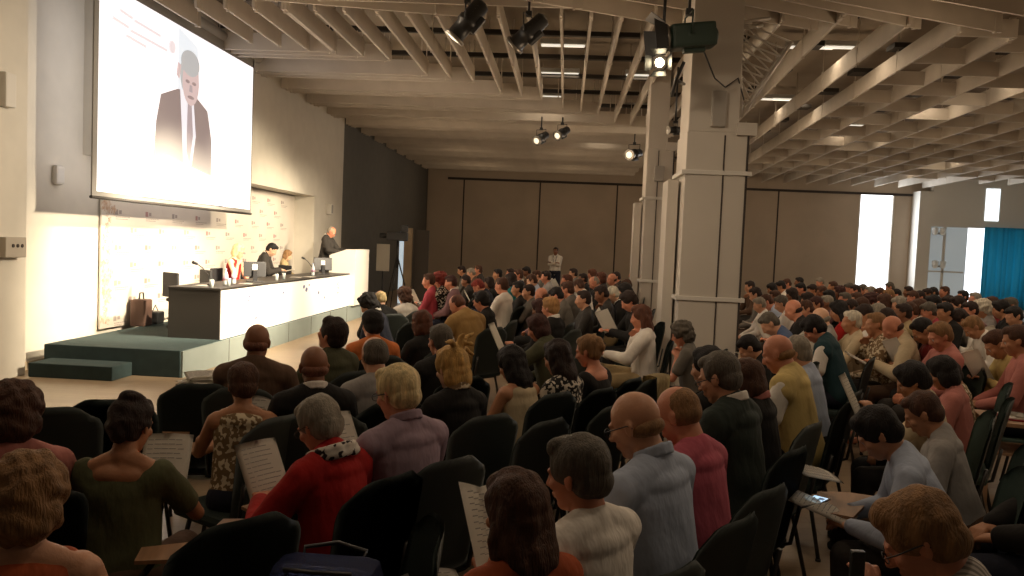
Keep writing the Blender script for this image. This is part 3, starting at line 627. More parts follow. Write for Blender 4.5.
# ------------------------------------------------------------------ bodies (voxel-merged so that each figure is one continuous surface)
def _ico(n):
    bm = bmesh.new(); bmesh.ops.create_icosphere(bm, subdivisions=n, radius=1.0)
    v = np.array([x.co[:] for x in bm.verts]); f = [[q.index for q in p.verts] for p in bm.faces]; bm.free(); return v, f
ICO = {2: _ico(2), 3: _ico(3)}
def rot_to(d):
    return np.array(Vector(d).to_track_quat('Z', 'Y').to_matrix())
class Blob:
    def __init__(s, n=3): s.V = []; s.Fc = []; s.n = n; s.k = 0
    def _add(s, v, f): s.V.append(v); s.Fc += [[i+s.k for i in q] for q in f]; s.k += len(v)
    def ell(s, c, r, M=None):
        v, f = ICO[s.n]; v = v*np.array(r)
        if M is not None: v = v @ np.array(M).T
        s._add(v+np.array(c), f); return s
    def cap(s, p0, r0, p1, r1, flat=None):
        p0 = np.array(p0, float); p1 = np.array(p1, float); d = p1-p0
        if np.linalg.norm(d) < 1e-6: d = np.array([0, 0, 1e-3])
        v, f = ICO[s.n]; up = v[:, 2] > 0; rr = np.where(up, r1, r0)[:, None]; w = v*rr
        if flat is not None: w = w*np.array([flat[0], flat[1], 1.0])
        w = w @ rot_to(d).T + np.where(up[:, None], p1, p0); s._add(w, f); return s
    def chain(s, pts, rs, flat=None):
        for i in range(len(pts)-1): s.cap(pts[i], rs[i], pts[i+1], rs[i+1], flat)
        return s
REQ = {}; DONE = {}
def request(key, blob, voxel, smooth=3, noise_amp=0.0, noise_sc=30.0, eyes=None, curl=False):
    if key in REQ or key in DONE: return
    me = bpy.data.meshes.new('tmp'); V = np.vstack(blob.V); me.from_pydata([tuple(x) for x in V], [], blob.Fc)
    o = bpy.data.objects.new('tmp', me); COL.objects.link(o)
    m = o.modifiers.new('r', 'REMESH'); m.mode = 'VOXEL'; m.voxel_size = voxel; m.use_smooth_shade = True
    if smooth:
        q = o.modifiers.new('s', 'SMOOTH'); q.factor = 0.5; q.iterations = smooth
    REQ[key] = (o, noise_amp, noise_sc, eyes, curl)
def bake():
    global REQ
    bpy.context.view_layer.update(); dg = bpy.context.evaluated_depsgraph_get()
    for key, (o, amp, sc_, eyes, curl) in REQ.items():
        me = bpy.data.meshes.new_from_object(o.evaluated_get(dg)); me.name = str(key[0])
        me.materials.clear(); me.materials.append(None)
        n = len(me.vertices); co = np.empty(n*3, np.float32); me.vertices.foreach_get('co', co); co = co.reshape(-1, 3)
        if amp > 0 and n:
            no = np.empty(n*3, np.float32); me.vertices.foreach_get('normal', no); no = no.reshape(-1, 3)
            rs = np.random.RandomState(abs(hash(key[0])) % 1000 if False else len(key)*7+3); tot = np.zeros(n)
            for q in range(9):
                d = rs.normal(size=3); d /= np.linalg.norm(d); fr = sc_*(0.6+1.3*rs.rand())
                if curl == 'strand': d = d*np.array([1, 1, 0.18])
                ph = rs.rand()*6.28; d2 = rs.normal(size=3)*0.35*sc_
                tot += np.sin((co @ d)*fr+ph+1.6*np.sin(co @ d2))
            co = co+no*(amp*tot/4.0)[:, None]; me.vertices.foreach_set('co', co.astype(np.float32).ravel())
        if eyes:
            me.materials.append(None); me.materials.append(None)
            np_ = len(me.polygons); cen = np.empty(np_*3, np.float32); me.polygons.foreach_get('center', cen); cen = cen.reshape(-1, 3); mi = np.zeros(np_, np.int32)
            for c, r, k in eyes: mi[np.linalg.norm(cen-np.array(c), axis=1) < r] = k
            me.polygons.foreach_set('material_index', mi)
        me.polygons.foreach_set('use_smooth', [True]*len(me.polygons)); me.update()
        DONE[key] = me
        tm = o.data; bpy.data.objects.remove(o); bpy.data.meshes.remove(tm)
    REQ = {}

def rx(a): c, s = math.cos(a), math.sin(a); return np.array([[1, 0, 0], [0, c, -s], [0, s, c]])
def rz_(a): c, s = math.cos(a), math.sin(a); return np.array([[c, -s, 0], [s, c, 0], [0, 0, 1]])
def ik(S, W, l1, l2, pole):
    S = np.array(S, float); W = np.array(W, float); d = W-S; L_ = np.linalg.norm(d)
    if L_ > (l1+l2)*0.985: W = S+d/L_*(l1+l2)*0.985; d = W-S; L_ = np.linalg.norm(d)
    u = d/L_; a = (l1*l1-l2*l2+L_*L_)/(2*L_); h = math.sqrt(max(1e-6, l1*l1-a*a))
    p = np.array(pole, float); p -= u*p.dot(u); p /= np.linalg.norm(p)
    return S+u*a+p*h, W
class Rig:
    """joints of one figure; facing +Y, its right hand on +X"""
    def __init__(s, lean=8, hp=20, hy=0, arms='lap', stand=False, cross=False, hroll=0, wide=1.0):
        s.key = (lean, hp, hy, arms, stand, cross, hroll, wide); s.stand = stand; s.w = wide
        a = R(lean); s.P = np.array([0, 0, 0.95 if stand else 0.555]); s.T = rx(-a); u = s.T @ np.array([0, 0, 1.0]); s.u = u
        s.tor = lambda x, y, z: s.P + s.T @ np.array([x, y, z])
        s.neck = s.tor(0, -0.015, 0.50); s.S = {1: s.tor(0.185*wide, 0, 0.445), -1: s.tor(-0.185*wide, 0, 0.445)}
        s.H = rz_(R(hy)) @ rx(-R(hp)) @ np.array(Matrix.Rotation(R(hroll), 3, 'Y'))
        nd = s.T @ np.array([0, 0.25, 1.0]); nd = nd/np.linalg.norm(nd)
        base = s.neck + nd*0.046; s.hc = base + s.H @ np.array([0, 0.022, 0.095])
        s.head = lambda x, y, z: s.hc + s.H @ np.array([x, y, z])
        s.top = s.hc + np.array([0, -0.02, 0.125])
        s.E = {}; s.W = {}
        A = {'lap': {1: 'lap', -1: 'lap'}, 'read': {1: 'hold', -1: 'hold'}, 'chin': {1: 'chin', -1: 'lap'}, 'chinl': {1: 'lap', -1: 'chin'}, 'write': {1: 'desk', -1: 'desk2'}, 'chinread': {1: 'chin', -1: 'hold'},
             'hang': {1: 'hang', -1: 'hang'}, 'fold': {1: 'fold', -1: 'fold'}, 'both': {1: 'chin', -1: 'chin'}, 'lect': {1: 'lect', -1: 'lect'}, 'low': {1: 'low', -1: 'low'}, 'raise': {1: 'lap', -1: 'raise'}, 'back': {1: 'lap', -1: 'rest'}}[arms]
        z0 = 0.95-0.555 if stand else 0
        for sg in (1, -1):
            k = A[sg]
            W = {'lap': (0.09*sg, 0.33, 0.66+z0), 'hold': (0.125*sg, 0.40, 0.80+z0), 'desk': (0.12, 0.43, 0.76), 'desk2': (-0.16, 0.38, 0.76), 'hang': (0.24*sg, 0.04, 0.40+z0+0.05), 'fold': (-0.07*sg, 0.27+0.03*sg, 0.84+z0),
                 'lect': (0.2*sg, 0.42, 1.13), 'low': (0.12*sg, 0.44, 0.66), 'rest': (-0.30, 0.22, 0.72), 'raise': (-0.13, 0.42, 0.95)}.get(k)
            if k == 'chin': W = s.head(0.045*sg, 0.075, -0.185) + np.array([0.02*sg, 0.03, -0.03])
            pole = {'chin': (0.5*sg, 0.2, -1), 'hang': (0.2*sg, -1, 0), 'fold': (0.8*sg, 0.1, -1)}.get(k, (0.75*sg, -0.35, -0.8))
            s.E[sg], s.W[sg] = ik(s.S[sg], W, 0.285, 0.245, pole)
        s.hip = {}; s.kn = {}; s.an = {}
        for sg in (1, -1):
            if stand: s.hip[sg] = np.array([0.09*sg, 0, 0.92]); s.kn[sg] = np.array([0.10*sg, 0.02, 0.49]); s.an[sg] = np.array([0.10*sg, -0.02, 0.08])
            else:
                s.hip[sg] = np.array([0.09*sg, 0.02, 0.545]); s.kn[sg] = np.array([0.13*sg, 0.45, 0.52]); s.an[sg] = np.array([0.13*sg, 0.44, 0.085])
                if cross and sg == 1: s.kn[sg] = np.array([0.0, 0.47, 0.62]); s.an[sg] = np.array([-0.16, 0.62, 0.24])
def hand(b, E, W, curl=0.5, sg=1, r=0.0085):
    d = W-E; d /= np.linalg.norm(d); nrm = np.array([0.25*-sg, 0.1, -1.0]); nrm -= d*nrm.dot(d); nrm /= np.linalg.norm(nrm); side = np.cross(nrm, d); 
    if side[0]*sg < 0: side = -side          # side points outwards (little finger)
    for q in (-0.026, -0.009, 0.009, 0.026): b.cap(W+side*q*0.6+d*0.01, 0.016, W+side*q+d*0.078, 0.0115)
    for q, L_ in ((-0.032, 0.072), (-0.011, 0.082), (0.011, 0.076), (0.031, 0.060)):
        p0 = W+side*q+d*0.080; d1 = d*math.cos(curl*0.8)+nrm*math.sin(curl*0.8); p1 = p0+d1*L_*0.5
        d2 = d*math.cos(curl*1.9)+nrm*math.sin(curl*1.9); p2 = p1+d2*L_*0.5+side*q*0.1
        b.chain([p0, p1, p2], [r*1.1, r, r*0.85])
    t0 = W-side*0.026+d*0.022; t1 = t0-side*0.028+d*0.025+nrm*0.014; b.chain([t0, t1, t1+d*0.030+nrm*0.006], [0.013, 0.0105, 0.009])
def torso(b, g, w, i, z0=0.0, z1=0.42):
    for k in range(16):
        z = z0+0.05+(z1-0.11-z0)*k/15; t = z/0.42
        rx_ = (0.168*(1-t)**2+0.146*w*2*t*(1-t)+0.162*w*t*t)+i; ry = 0.118*(1-t)+0.100*t+i
        b.ell(g.tor(0, 0.012*math.sin(t*3.1), z), (rx_, ry, 0.13+i*0.5), g.T)
    if z1 >= 0.42: b.ell(g.tor(0, -0.022, 0.43), (0.13*w+i, 0.075+i, 0.062+i*0.4), g.T)
def body_blob(g, n, fem=False):
    b = Blob(n); T = g.T; H = g.H; w = g.w*(0.93 if fem else 1)
    torso(b, g, w, 0.0)
    b.cap(g.tor(-0.14*w, 0, 0.435), 0.058, g.tor(0.14*w, 0, 0.435), 0.058)
    nr = 0.050 if fem else 0.058
    for sg in (1, -1):
        b.cap(g.tor(0.12*sg*w, -0.012, 0.455), 0.042, g.neck, nr+0.002)
        k = 0.85 if fem else 1.0
        b.chain([g.tor(0.165*sg*w, 0, 0.435), g.E[sg], g.W[sg]], [0.052*k, 0.040*k, 0.027*k])
        b.cap(g.S[sg]*0.35+g.E[sg]*0.65, 0.043*k, g.E[sg], 0.038*k); b.cap(g.E[sg]*0.75+g.W[sg]*0.25, 0.040*k, g.W[sg], 0.026*k)
        hand(b, g.E[sg], g.W[sg], 0.6, sg)
        b.chain([g.hip[sg], g.kn[sg], g.an[sg]], [0.080, 0.056, 0.038]); b.cap(g.kn[sg]*0.7+g.an[sg]*0.3+np.array([0, -0.015, 0]), 0.052, g.an[sg], 0.036)
        dy = np.array([0, 0.15, -0.045]) if not (g.key[5] and sg == 1) else np.array([-0.05, 0.13, -0.06])
        b.cap(g.an[sg], 0.036, g.an[sg]+dy, 0.028)
    b.cap(g.neck-g.u*0.03, nr+0.006, g.head(0, -0.022, -0.055), nr-0.004)
    hd = g.head
    b.ell(hd(0, -0.014, 0.028), (0.074, 0.092, 0.088), H).ell(hd(0, 0.022, -0.03), (0.060, 0.066, 0.085), H).ell(hd(0, 0.045, -0.088), (0.036, 0.036, 0.027), H)
    b.ell(hd(0, 0.012, -0.06), (0.055, 0.055, 0.045), H)
    b.cap(hd(0, 0.083, 0.012), 0.009, hd(0, 0.103, -0.026), 0.0135).ell(hd(0.012, 0.094, -0.03), (0.008, 0.01, 0.008), H).ell(hd(-0.012, 0.094, -0.03), (0.008, 0.01, 0.008), H)
    b.ell(hd(0, 0.074, 0.022), (0.050, 0.016, 0.011), H).ell(hd(0, 0.083, -0.056), (0.023, 0.012, 0.007), H).ell(hd(0, 0.081, -0.066), (0.019, 0.012, 0.007), H)
    for sg in (1, -1):
        b.ell(hd(0.040*sg, 0.062, -0.022), (0.020, 0.018, 0.020), H)
        b.ell(hd(0.074*sg, -0.008, -0.010), (0.007, 0.018, 0.030), H @ rz_(0.35*sg)).ell(hd(0.077*sg, -0.014, 0.002), (0.006, 0.016, 0.019), H @ rz_(0.5*sg))
        b.ell(hd(0.031*sg, 0.073, 0.004), (0.013, 0.010, 0.008), H)
    return b
def top_blob(g, n, kind, fem=False):
    b = Blob(n); T = g.T; w = g.w*(0.93 if fem else 1)
    i = {'jacket': 0.024, 'loose': 0.022, 'shirt': 0.013, 'tee': 0.013, 'tank': 0.010, 'dress': 0.011, 'low': 0.011, 'vest': 0.026}[kind]
    if kind == 'low':
        torso(b, g, w, i+0.004, -0.03, 0.405)
    else:
        torso(b, g, w, i, -0.03, 0.42)
    if kind == 'low':
        for sg in (1, -1): b.cap(g.tor(0.100*sg*w, 0.0, 0.375), 0.075+i, g.tor(0.155*sg*w, 0, 0.425), 0.060+i*0.8)
    elif kind == 'tank':
        for sg in (1, -1): b.cap(g.tor(0.085*sg*w, 0, 0.40), 0.058+i, g.tor(0.10*sg*w, 0, 0.452), 0.046+i)
    else:
        b.cap(g.tor(-0.14*w, 0, 0.435), 0.059+i, g.tor(0.14*w, 0, 0.435), 0.059+i)
        for sg in (1, -1): b.cap(g.tor(0.135*sg*w, -0.010, 0.438), 0.054+i, g.tor(0.040*sg, -0.022, 0.487), 0.050+i)
    if kind not in ('tank', 'low'):
        b.cap(g.tor(0, -0.022, 0.44), 0.074+i*0.6, g.neck-g.u*(0.0 if kind in ('tee', 'dress') else -0.012)+g.T @ np.array([0, -0.006, 0]), 0.060+i*0.45)
    if kind not in ('tank', 'vest'):
        for sg in (1, -1):
            S = g.tor(0.165*sg*w, 0, 0.435); E = g.E[sg]; W = g.W[sg]
            if kind in ('tee', 'dress', 'low'): b.cap(S, 0.051+i, S*0.35+E*0.65, 0.050+i)
            else: b.chain([S, E, E*0.04+W*0.96], [0.051+i, 0.045+i, 0.030+i*0.8])
    if kind == 'vest':
        for sg in (1, -1): b.cap(g.tor(0.14*sg*w, 0, 0.435), 0.060+i, g.tor(0.16*sg*w, 0, 0.41), 0.05+i)
    return b
def leg_blob(g, n, skirt=False):
    b = Blob(n); i = 0.014
    b.ell(g.tor(0, 0, 0.01), (0.170+i, 0.125+i, 0.105+i), g.T)
    if skirt:
        for sg in (1, -1): b.cap(g.hip[sg], 0.095, g.kn[sg], 0.075)
        b.cap((g.hip[1]+g.hip[-1])/2, 0.1, (g.kn[1]+g.kn[-1])/2+np.array([0, -0.03, 0]), 0.075)
    else:
        for sg in (1, -1): b.chain([g.hip[sg], g.kn[sg], g.an[sg]], [0.084+i, 0.062+i, 0.044+i])
    return b
def shoe_blob(g, n, sg):
    b = Blob(n); dy = np.array([0, 0.17, -0.045]) if not (g.key[5] and sg == 1) else np.array([-0.05, 0.14, -0.07])
    b.cap(g.an[sg]+np.array([0, -0.03, -0.03]), 0.040, g.an[sg]+dy, 0.036); return b
def collar_blob(g, n, big=0):
    b = Blob(n); c = g.neck+g.u*(0.022 if not big else 0.0)
    for dz in ((0, 0.014, 0.026) if not big else (0, 0.022)):
        pts = []
        for k in range(15):
            a = 2*PI*k/14; rr = 0.067-dz*0.15
            pts.append(c + g.T @ np.array([rr*math.sin(a)*(1+big), -0.004-rr*math.cos(a)*(1+big), 0.018*math.cos(a)-0.004+dz]))
        b.chain(pts, [0.010+big*0.03]*15)
    return b
def hair_blob(g, n, st):
    b = Blob(n); H = g.H; hd = g.head; D = np.array([0, 0, -1.0])
    short = lambda k=0: b.ell(hd(0, -0.024, 0.036), (0.081+k, 0.094+k, 0.091+k), H).ell(hd(0, -0.050, -0.015), (0.071+k, 0.062+k, 0.070), H)
    if st == 'short': short(); b.ell(hd(0, 0.03, 0.085), (0.056, 0.045, 0.035), H)
    elif st == 'thick': short(0.008); b.ell(hd(0, 0.03, 0.088), (0.062, 0.052, 0.042), H)
    elif st == 'bald':
        b.ell(hd(0, -0.042, -0.022), (0.0755, 0.0655, 0.040), H)
    elif st == 'thin': b.ell(hd(0, -0.035, 0.0), (0.080, 0.074, 0.066), H).ell(hd(0, -0.03, 0.03), (0.0765, 0.082, 0.078), H)
    elif st == 'bob':
        short(0.008); b.ell(hd(0, 0.025, 0.085), (0.062, 0.052, 0.042), H)
        b.ell(hd(0, -0.045, -0.045), (0.092, 0.068, 0.085), H)
        for sg in (1, -1): b.ell(hd(0.074*sg, -0.004, -0.035), (0.020, 0.042, 0.075), H)
    elif st == 'curly':
        b.ell(hd(0, -0.028, 0.036), (0.105, 0.112, 0.106), H).ell(hd(0, -0.058, -0.035), (0.100, 0.078, 0.085), H); b.ell(hd(0, 0.03, 0.092), (0.07, 0.055, 0.045), H)
    elif st == 'long':
        short(0.010); b.ell(hd(0, 0.025, 0.086), (0.064, 0.055, 0.044), H)
        b.chain([hd(0, -0.055, 0.0), hd(0, -0.075, -0.10)+D*0.02, hd(0, -0.070, -0.17)+D*0.05], [0.080, 0.072, 0.050], (1.25, 0.62))
        for sg in (1, -1): b.chain([hd(0.068*sg, -0.012, 0.02), hd(0.080*sg, -0.015, -0.10), hd(0.078*sg, -0.01, -0.19)], [0.026, 0.030, 0.020])
        b.ell(hd(0, -0.05, -0.075), (0.098, 0.055, 0.115), H)
    elif st == 'messy':
        short(0.010); b.ell(hd(0, 0.02, 0.086), (0.064, 0.055, 0.044), H); b.ell(hd(0, -0.055, -0.05), (0.090, 0.058, 0.09), H)
        rr = np.random.RandomState(4); c = np.array([0.025, -0.065, 0.10])
        for k in range(16):
            d = rr.normal(size=3)*np.array([0.028, 0.024, 0.03]); b.chain([hd(*c), hd(*(c+d*1.1+np.array([0, 0, 0.01]))), hd(*(c+d*2.0+np.array([0, -0.01, -0.015])))], [0.022, 0.015, 0.007])
    elif st == 'updo':
        short(0.004); b.ell(hd(0, 0.025, 0.083), (0.060, 0.048, 0.038), H); b.ell(hd(0, -0.115, 0.01), (0.038, 0.034, 0.042), H).ell(hd(0.01, -0.10, 0.055), (0.05, 0.035, 0.04), H)
    elif st == 'bun':
        short(0.006); b.ell(hd(0, 0.025, 0.085), (0.060, 0.050, 0.040), H); b.ell(hd(0.005, -0.060, 0.110), (0.048, 0.046, 0.032), H).ell(hd(0, -0.10, 0.0), (0.045, 0.034, 0.05), H)
        b.ell(hd(0, -0.075, -0.03), (0.055, 0.045, 0.06), H)
    return b
HN = {'short': (0.0022, 70, 'strand'), 'thick': (0.0045, 65, 'strand'), 'bald': (0.0012, 90, 'strand'), 'thin': (0.0012, 90, 'strand'), 'bob': (0.004, 75, 'strand'), 'curly': (0.0085, 75, False), 'long': (0.0055, 80, 'strand'), 'messy': (0.0055, 75, 'strand'), 'updo': (0.0035, 75, 'strand'), 'bun': (0.006, 65, False)}

# colours ----------------------------------------------------------------
def lin(h): return tuple((int(h[i:i+2], 16)/255.0)**2.2 for i in (0, 2, 4))
SK = {'m': 'cc9676', 'l': 'e0b090', 'd': '8a5c42', 'r': 'd08a6c', 't': 'b88260'}
HC = {'black': '1a1311', 'dark': '2c1c14', 'brown': '4e3222', 'red': '7c2a1c', 'auburn': '5c3624', 'grey': '8f8779', 'dgrey': '5d564c', 'white': 'cfc6b2', 'blond': 'c49a58', 'pale': 'dcc490', 'sandy': '8c6844', 'shave': '7a4e3a', 'dkred': '40211a', 'orange': 'a87c4c'}
HWORD = {'shave': 'shaved', 'black': 'black', 'dark': 'dark', 'brown': 'brown', 'red': 'red', 'auburn': 'auburn', 'grey': 'grey', 'dgrey': 'dark grey', 'white': 'white', 'blond': 'blond', 'pale': 'pale blond', 'sandy': 'sandy', 'dkred': 'dark reddish', 'orange': 'light ginger'}
TC = {'black': '15120f', 'dkgrey': '34302c', 'grey': '6b665e', 'ltgrey': '9c9894', 'white': 'e6dfd4', 'cream': 'cbb896', 'beige': 'a8946e', 'khaki': '9c7a48', 'navy': '1c2030', 'blue': '4c5c7c', 'ltblue': 'a9b4c8', 'teal': '1f7478', 'dkteal': '1d3c42', 'red': 'a81a16', 'dkred': '701818', 'rose': 'b04450',
      'pink': 'b85868', 'orange': 'd0743c', 'rust': 'a84e28', 'olive': '4a4a34', 'green': '55573a', 'purple': '9a8490', 'yellow': 'c8b070', 'brown': '5a4434', 'mauve': '7a5a5c', 'pattern': '2a2622', 'print': '8a7458', 'stripe': 'a8a098', 'salmon': 'b8746a', 'redprint': '8a3a34', 'darkgreen': '26302a'}
TWORD = {'dkgrey': 'dark grey', 'ltgrey': 'light grey', 'ltblue': 'pale blue', 'dkteal': 'dark teal', 'dkred': 'dark red', 'pattern': 'black and white patterned', 'print': 'beige printed', 'stripe': 'grey striped', 'redprint': 'red printed', 'darkgreen': 'dark green', 'navy': 'navy'}
def skin_mat(k): return mat('skin_'+k, lin(SK[k]), 0.5, bump=0.08, bscale=120, var=0.06, vscale=12)
def hair_mat(k): return mat('hair_'+k, lin(HC[k]), 0.72, bump=0.5, bscale=160, var=0.28, vscale=45, stretch=(1, 1, 0.12))
def cloth_mat(k):
    if k in ('pattern', 'print', 'stripe', 'redprint', 'scarf'):
        if 'cloth_'+k in MATS: return MATS['cloth_'+k]
        c1, c2 = {'pattern': ('15120f', 'cfc4b4'), 'print': ('7d6547', 'd8c8aa'), 'stripe': ('8a847c', 'c8c0b8'), 'redprint': ('882620', 'b8a090'), 'scarf': ('d8d0c4', '2a2224')}[k]
        m = bpy.data.materials.new('cloth_'+k); m.use_nodes = True; nt = m.node_tree; b = nt.nodes['Principled BSDF']; b.inputs['Roughness'].default_value = 0.85
        tc = nt.nodes.new('ShaderNodeTexCoord')
        if k == 'stripe': tx = nt.nodes.new('ShaderNodeTexWave'); tx.inputs['Scale'].default_value = 22; tx.bands_direction = 'X'; out = tx.outputs['Fac']
        else: tx = nt.nodes.new('ShaderNodeTexNoise'); tx.inputs['Scale'].default_value = 34; tx.inputs['Detail'].default_value = 1; out = tx.outputs['Fac']
        r = nt.nodes.new('ShaderNodeValToRGB'); r.color_ramp.elements[0].position = 0.53 if k != 'stripe' else 0.4; r.color_ramp.elements[1].position = 0.56 if k != 'stripe' else 0.6
        r.color_ramp.elements[0].color = (*lin(c1), 1); r.color_ramp.elements[1].color = (*lin(c2), 1)
        nt.links.new(tc.outputs['Object'], tx.inputs['Vector']); nt.links.new(out, r.inputs['Fac']); nt.links.new(r.outputs['Color'], b.inputs['Base Color'])
        MATS['cloth_'+k] = m; return m
    return mat('cloth_'+k, lin(TC[k]), 0.85, bump=0.7, bscale=9, var=0.10, vscale=5, stretch=(1.6, 1, 0.7))
m_eye = mat('eye_white', (0.55, 0.5, 0.45), 0.3); m_iris = mat('eye_dark', (0.04, 0.025, 0.02), 0.3)

# chairs --------------------------------------------------------------------
m_seat = mat('chair_fabric', (0.020, 0.034, 0.029), 0.9, bump=0.2, bscale=250, var=0.15)
m_seat2 = mat('chair_fabric_lighter', (0.05, 0.085, 0.068), 0.9, bump=0.2, bscale=250, var=0.15)  # lighter green fabric for the right-hand rows
m_rim = mat('chair_shell', (0.05, 0.062, 0.055), 0.5); m_leg = mat('chair_leg_metal', (0.05, 0.048, 0.045), 0.35, 0.7)
m_tab = mat('tablet_wood', (0.34, 0.19, 0.10), 0.5, var=0.2, stretch=(1, 8, 1))
def make_chair(seatm):
    t = thing('conference_chair', 'x', 'chair')
    bm = new_bm(); add_box(bm, (-0.235, -0.21, 0.40), (0.235, 0.25, 0.465), 0.03); obj('seat', bm, seatm, t, smooth=False)
    # backrest: curved rounded shell
    def shell(w0, w1, z0, z1, th, off, exp):
        bm = new_bm(); nu, nv = 14, 12; gr = {}
        for i in range(nu+1):
            for j in range(nv+1):
                v = j/nv; u = 2*i/nu-1; w = w0+(w1-w0)*v
                # rounded top corners
                k = max(0.0, (v-0.72)/0.28); lim = math.sqrt(max(0.0, 1-(k**exp)))*0.35+0.65 if k < 1 else 0.65
                x = u*w*lim; zz = z0+(z1-z0)*v - (abs(u)**5)*0.045*k
                y = -0.215-0.11*v+0.045*u*u*(0.6+0.4*v)-off
                gr[i, j] = bm.verts.new((x, y, zz))
        for i in range(nu):
            for j in range(nv):
                f = bm.faces.new((gr[i, j], gr[i+1, j], gr[i+1, j+1], gr[i, j+1])); f.smooth = True
        bmesh.ops.solidify(bm, geom=bm.faces[:], thickness=th)
        return bm
    obj('backrest', shell(0.215, 0.235, 0.45, 0.965, 0.035, 0.0, 2.2), seatm, t, smooth=True)
    obj('back_shell', shell(0.223, 0.243, 0.44, 0.972, 0.010, 0.012, 2.2), m_rim, t, smooth=True)
    for sx in (-1, 1):
        for sy in (-1, 1):
            bm = new_bm(); add_tube(bm, [(0.19*sx, 0.15*sy, 0.41), (0.23*sx, 0.24*sy, 0.012)], 0.0125, 8); add_tube(bm, [(0.23*sx, 0.24*sy, 0.0), (0.23*sx, 0.24*sy, 0.015)], 0.017, 8); obj('leg', bm, m_leg, t)
        bm = new_bm(); add_tube(bm, [(0.19*sx, -0.16, 0.41), (0.195*sx, -0.235, 0.44), (0.20*sx, -0.275, 0.66)], 0.011, 8); obj('back_bracket', bm, m_leg, t)
    bm = new_bm(); add_box(bm, (-0.20, -0.17, 0.385), (0.20, 0.17, 0.402), 0.004); obj('seat_frame', bm, m_leg, t)
    return t
CH = {}
def tablet(t):
    bm = new_bm()
    pts = [(0.20, 0.10, 0.66), (0.33, 0.10, 0.66), (0.34, 0.38, 0.66), (0.27, 0.52, 0.66), (-0.06, 0.52, 0.66), (-0.08, 0.36, 0.66), (0.16, 0.30, 0.66)]
    add_poly(bm, pts, (0, 0, 0.014)); obj('writing_tablet', bm, m_tab, t)
    bm = new_bm(); add_tube(bm, [(0.23, 0.0, 0.41), (0.28, 0.05, 0.5), (0.28, 0.16, 0.655)], 0.012, 8); obj('tablet_arm', bm, m_leg, t)
def chair_at(x, y, rot, label, lighter=False, tab=False, group='conference chairs in the audience'):
    key = (lighter, tab)
    if key not in CH:
        c = make_chair(m_seat2 if lighter else m_seat)
        if tab: tablet(c)
        CH[key] = c
    else: c = dup(CH[key])
    c.location = (x, y, 0); c.rotation_euler = (0, 0, rot); c['label'] = label; c['group'] = group
    return c

# people list ----------------------------------------------------------------
# px, ytop, Y, label, hair(style,colour), top(kind,colour), skin, phi, arms, headpitch, headyaw, lean, options
PL = []
def P(px, py, Y, label, hs, hc, tk, tc, phi=None, arms='lap', hp=20, hy=0, lean=8, sk='m', fem=None, **o):
    PL.append(dict(px=px, py=py, Y=Y, label=label, hs=hs, hc=hc, tk=tk, tc=tc, phi=phi, arms=arms, hp=hp, hy=hy, lean=lean, sk=sk, fem=(hs in ('long', 'bob', 'curly', 'messy', 'updo', 'bun') if fem is None else fem), o=o))
# foreground and near rows
P(27, 457, 1.98, 'person with curly light brown hair in rust top, nearest at the lower left', 'curly', 'sandy', 'tank', 'rust', 25, 'lap', 12, 0, 6, mint=True, cphi=62)
P(14, 384, 2.85, 'person with thick curly brown hair in pink top at the left edge', 'curly', 'brown', 'tee', 'salmon', 35, 'lap', 15, 0, 6)
P(131, 397, 3.0, 'woman with dark pinned-up hair in loose dark green low-backed top', 'bun', 'dark', 'low', 'green', 8, 'read', 18, -14, 6, 't', cphi=-72)
P(322, 398, 3.15, 'grey-haired woman in red cardigan and patterned scarf reading a sheet', 'thick', 'grey', 'loose', 'red', 58, 'read', 30, 4, 12, 'r', fem=True, scarf=True, glasses=True)
P(400, 366, 3.45, 'man with thick white-blond hair and glasses in lilac-grey shirt', 'thick', 'pale', 'shirt', 'purple', 50, 'read', 16, 8, 8, 'r', collar='purple', glasses=True, wide=1.1)
P(519, 474, 2.18, 'woman with straight streaked brown hair in orange top, bottom centre', 'long', 'brown', 'tee', 'rust', 35, 'write', 14, 6, 6, 't')
P(583, 437, 2.45, 'grey-brown haired man in plain white t-shirt, bottom centre', 'thick', 'dgrey', 'tee', 'white', 48, 'read', 12, 14, 8, 'r', wide=1.1)
P(641, 391, 2.95, 'bald man with glasses in pale blue collared shirt', 'bald', 'sandy', 'shirt', 'ltblue', 52, 'lap', 24, 10, 12, 'm', collar='ltblue', glasses=True, wide=1.15)
P(683, 386, 3.35, 'balding man in pink t-shirt beside the pale blue shirt', 'thin', 'sandy', 'tee', 'pink', 50, 'lap', 26, 10, 12, 'r')
P(724, 352, 4.0, 'grey-haired man with glasses in dark jacket before the main pillar', 'short', 'dgrey', 'jacket', 'darkgreen', 52, 'lap', 22, 6, 10, 'm', collar='white', glasses=True)
P(712, 347, 4.75, 'person with black hair mostly hidden behind the grey-haired man in dark jacket', 'thick', 'black', 'tee', 'black', 55, 'lap', 12, 0, 5)
P(750, 360, 4.6, 'person with smooth brown hair in black top beside the dark jacket', 'bob', 'brown', 'shirt', 'black', 55, 'lap', 24, 8, 10, collar='salmon')
P(782, 334, 5.2, 'bald man in pale yellow vest over white shirt', 'bald', 'sandy', 'vest', 'yellow', 60, 'lap', 26, 0, 14, 'r', under='white')
P(800, 336, 5.75, 'grey-haired man in light grey-blue shirt behind the yellow vest', 'short', 'grey', 'shirt', 'ltblue', 60, 'lap', 24, 0, 12, 'm')
P(243, 364, 4.0, 'brown-haired woman in beige printed sleeveless top with shawl', 'thick', 'brown', 'tank', 'print', 15, 'read', 16, 12, 6, 't', fem=True, cphi=60)
P(315, 345, 4.2, 'bald dark-headed man in black suit with white collar', 'bald', 'shave', 'jacket', 'black', 28, 'lap', 10, 0, 5, 'd', collar='white')
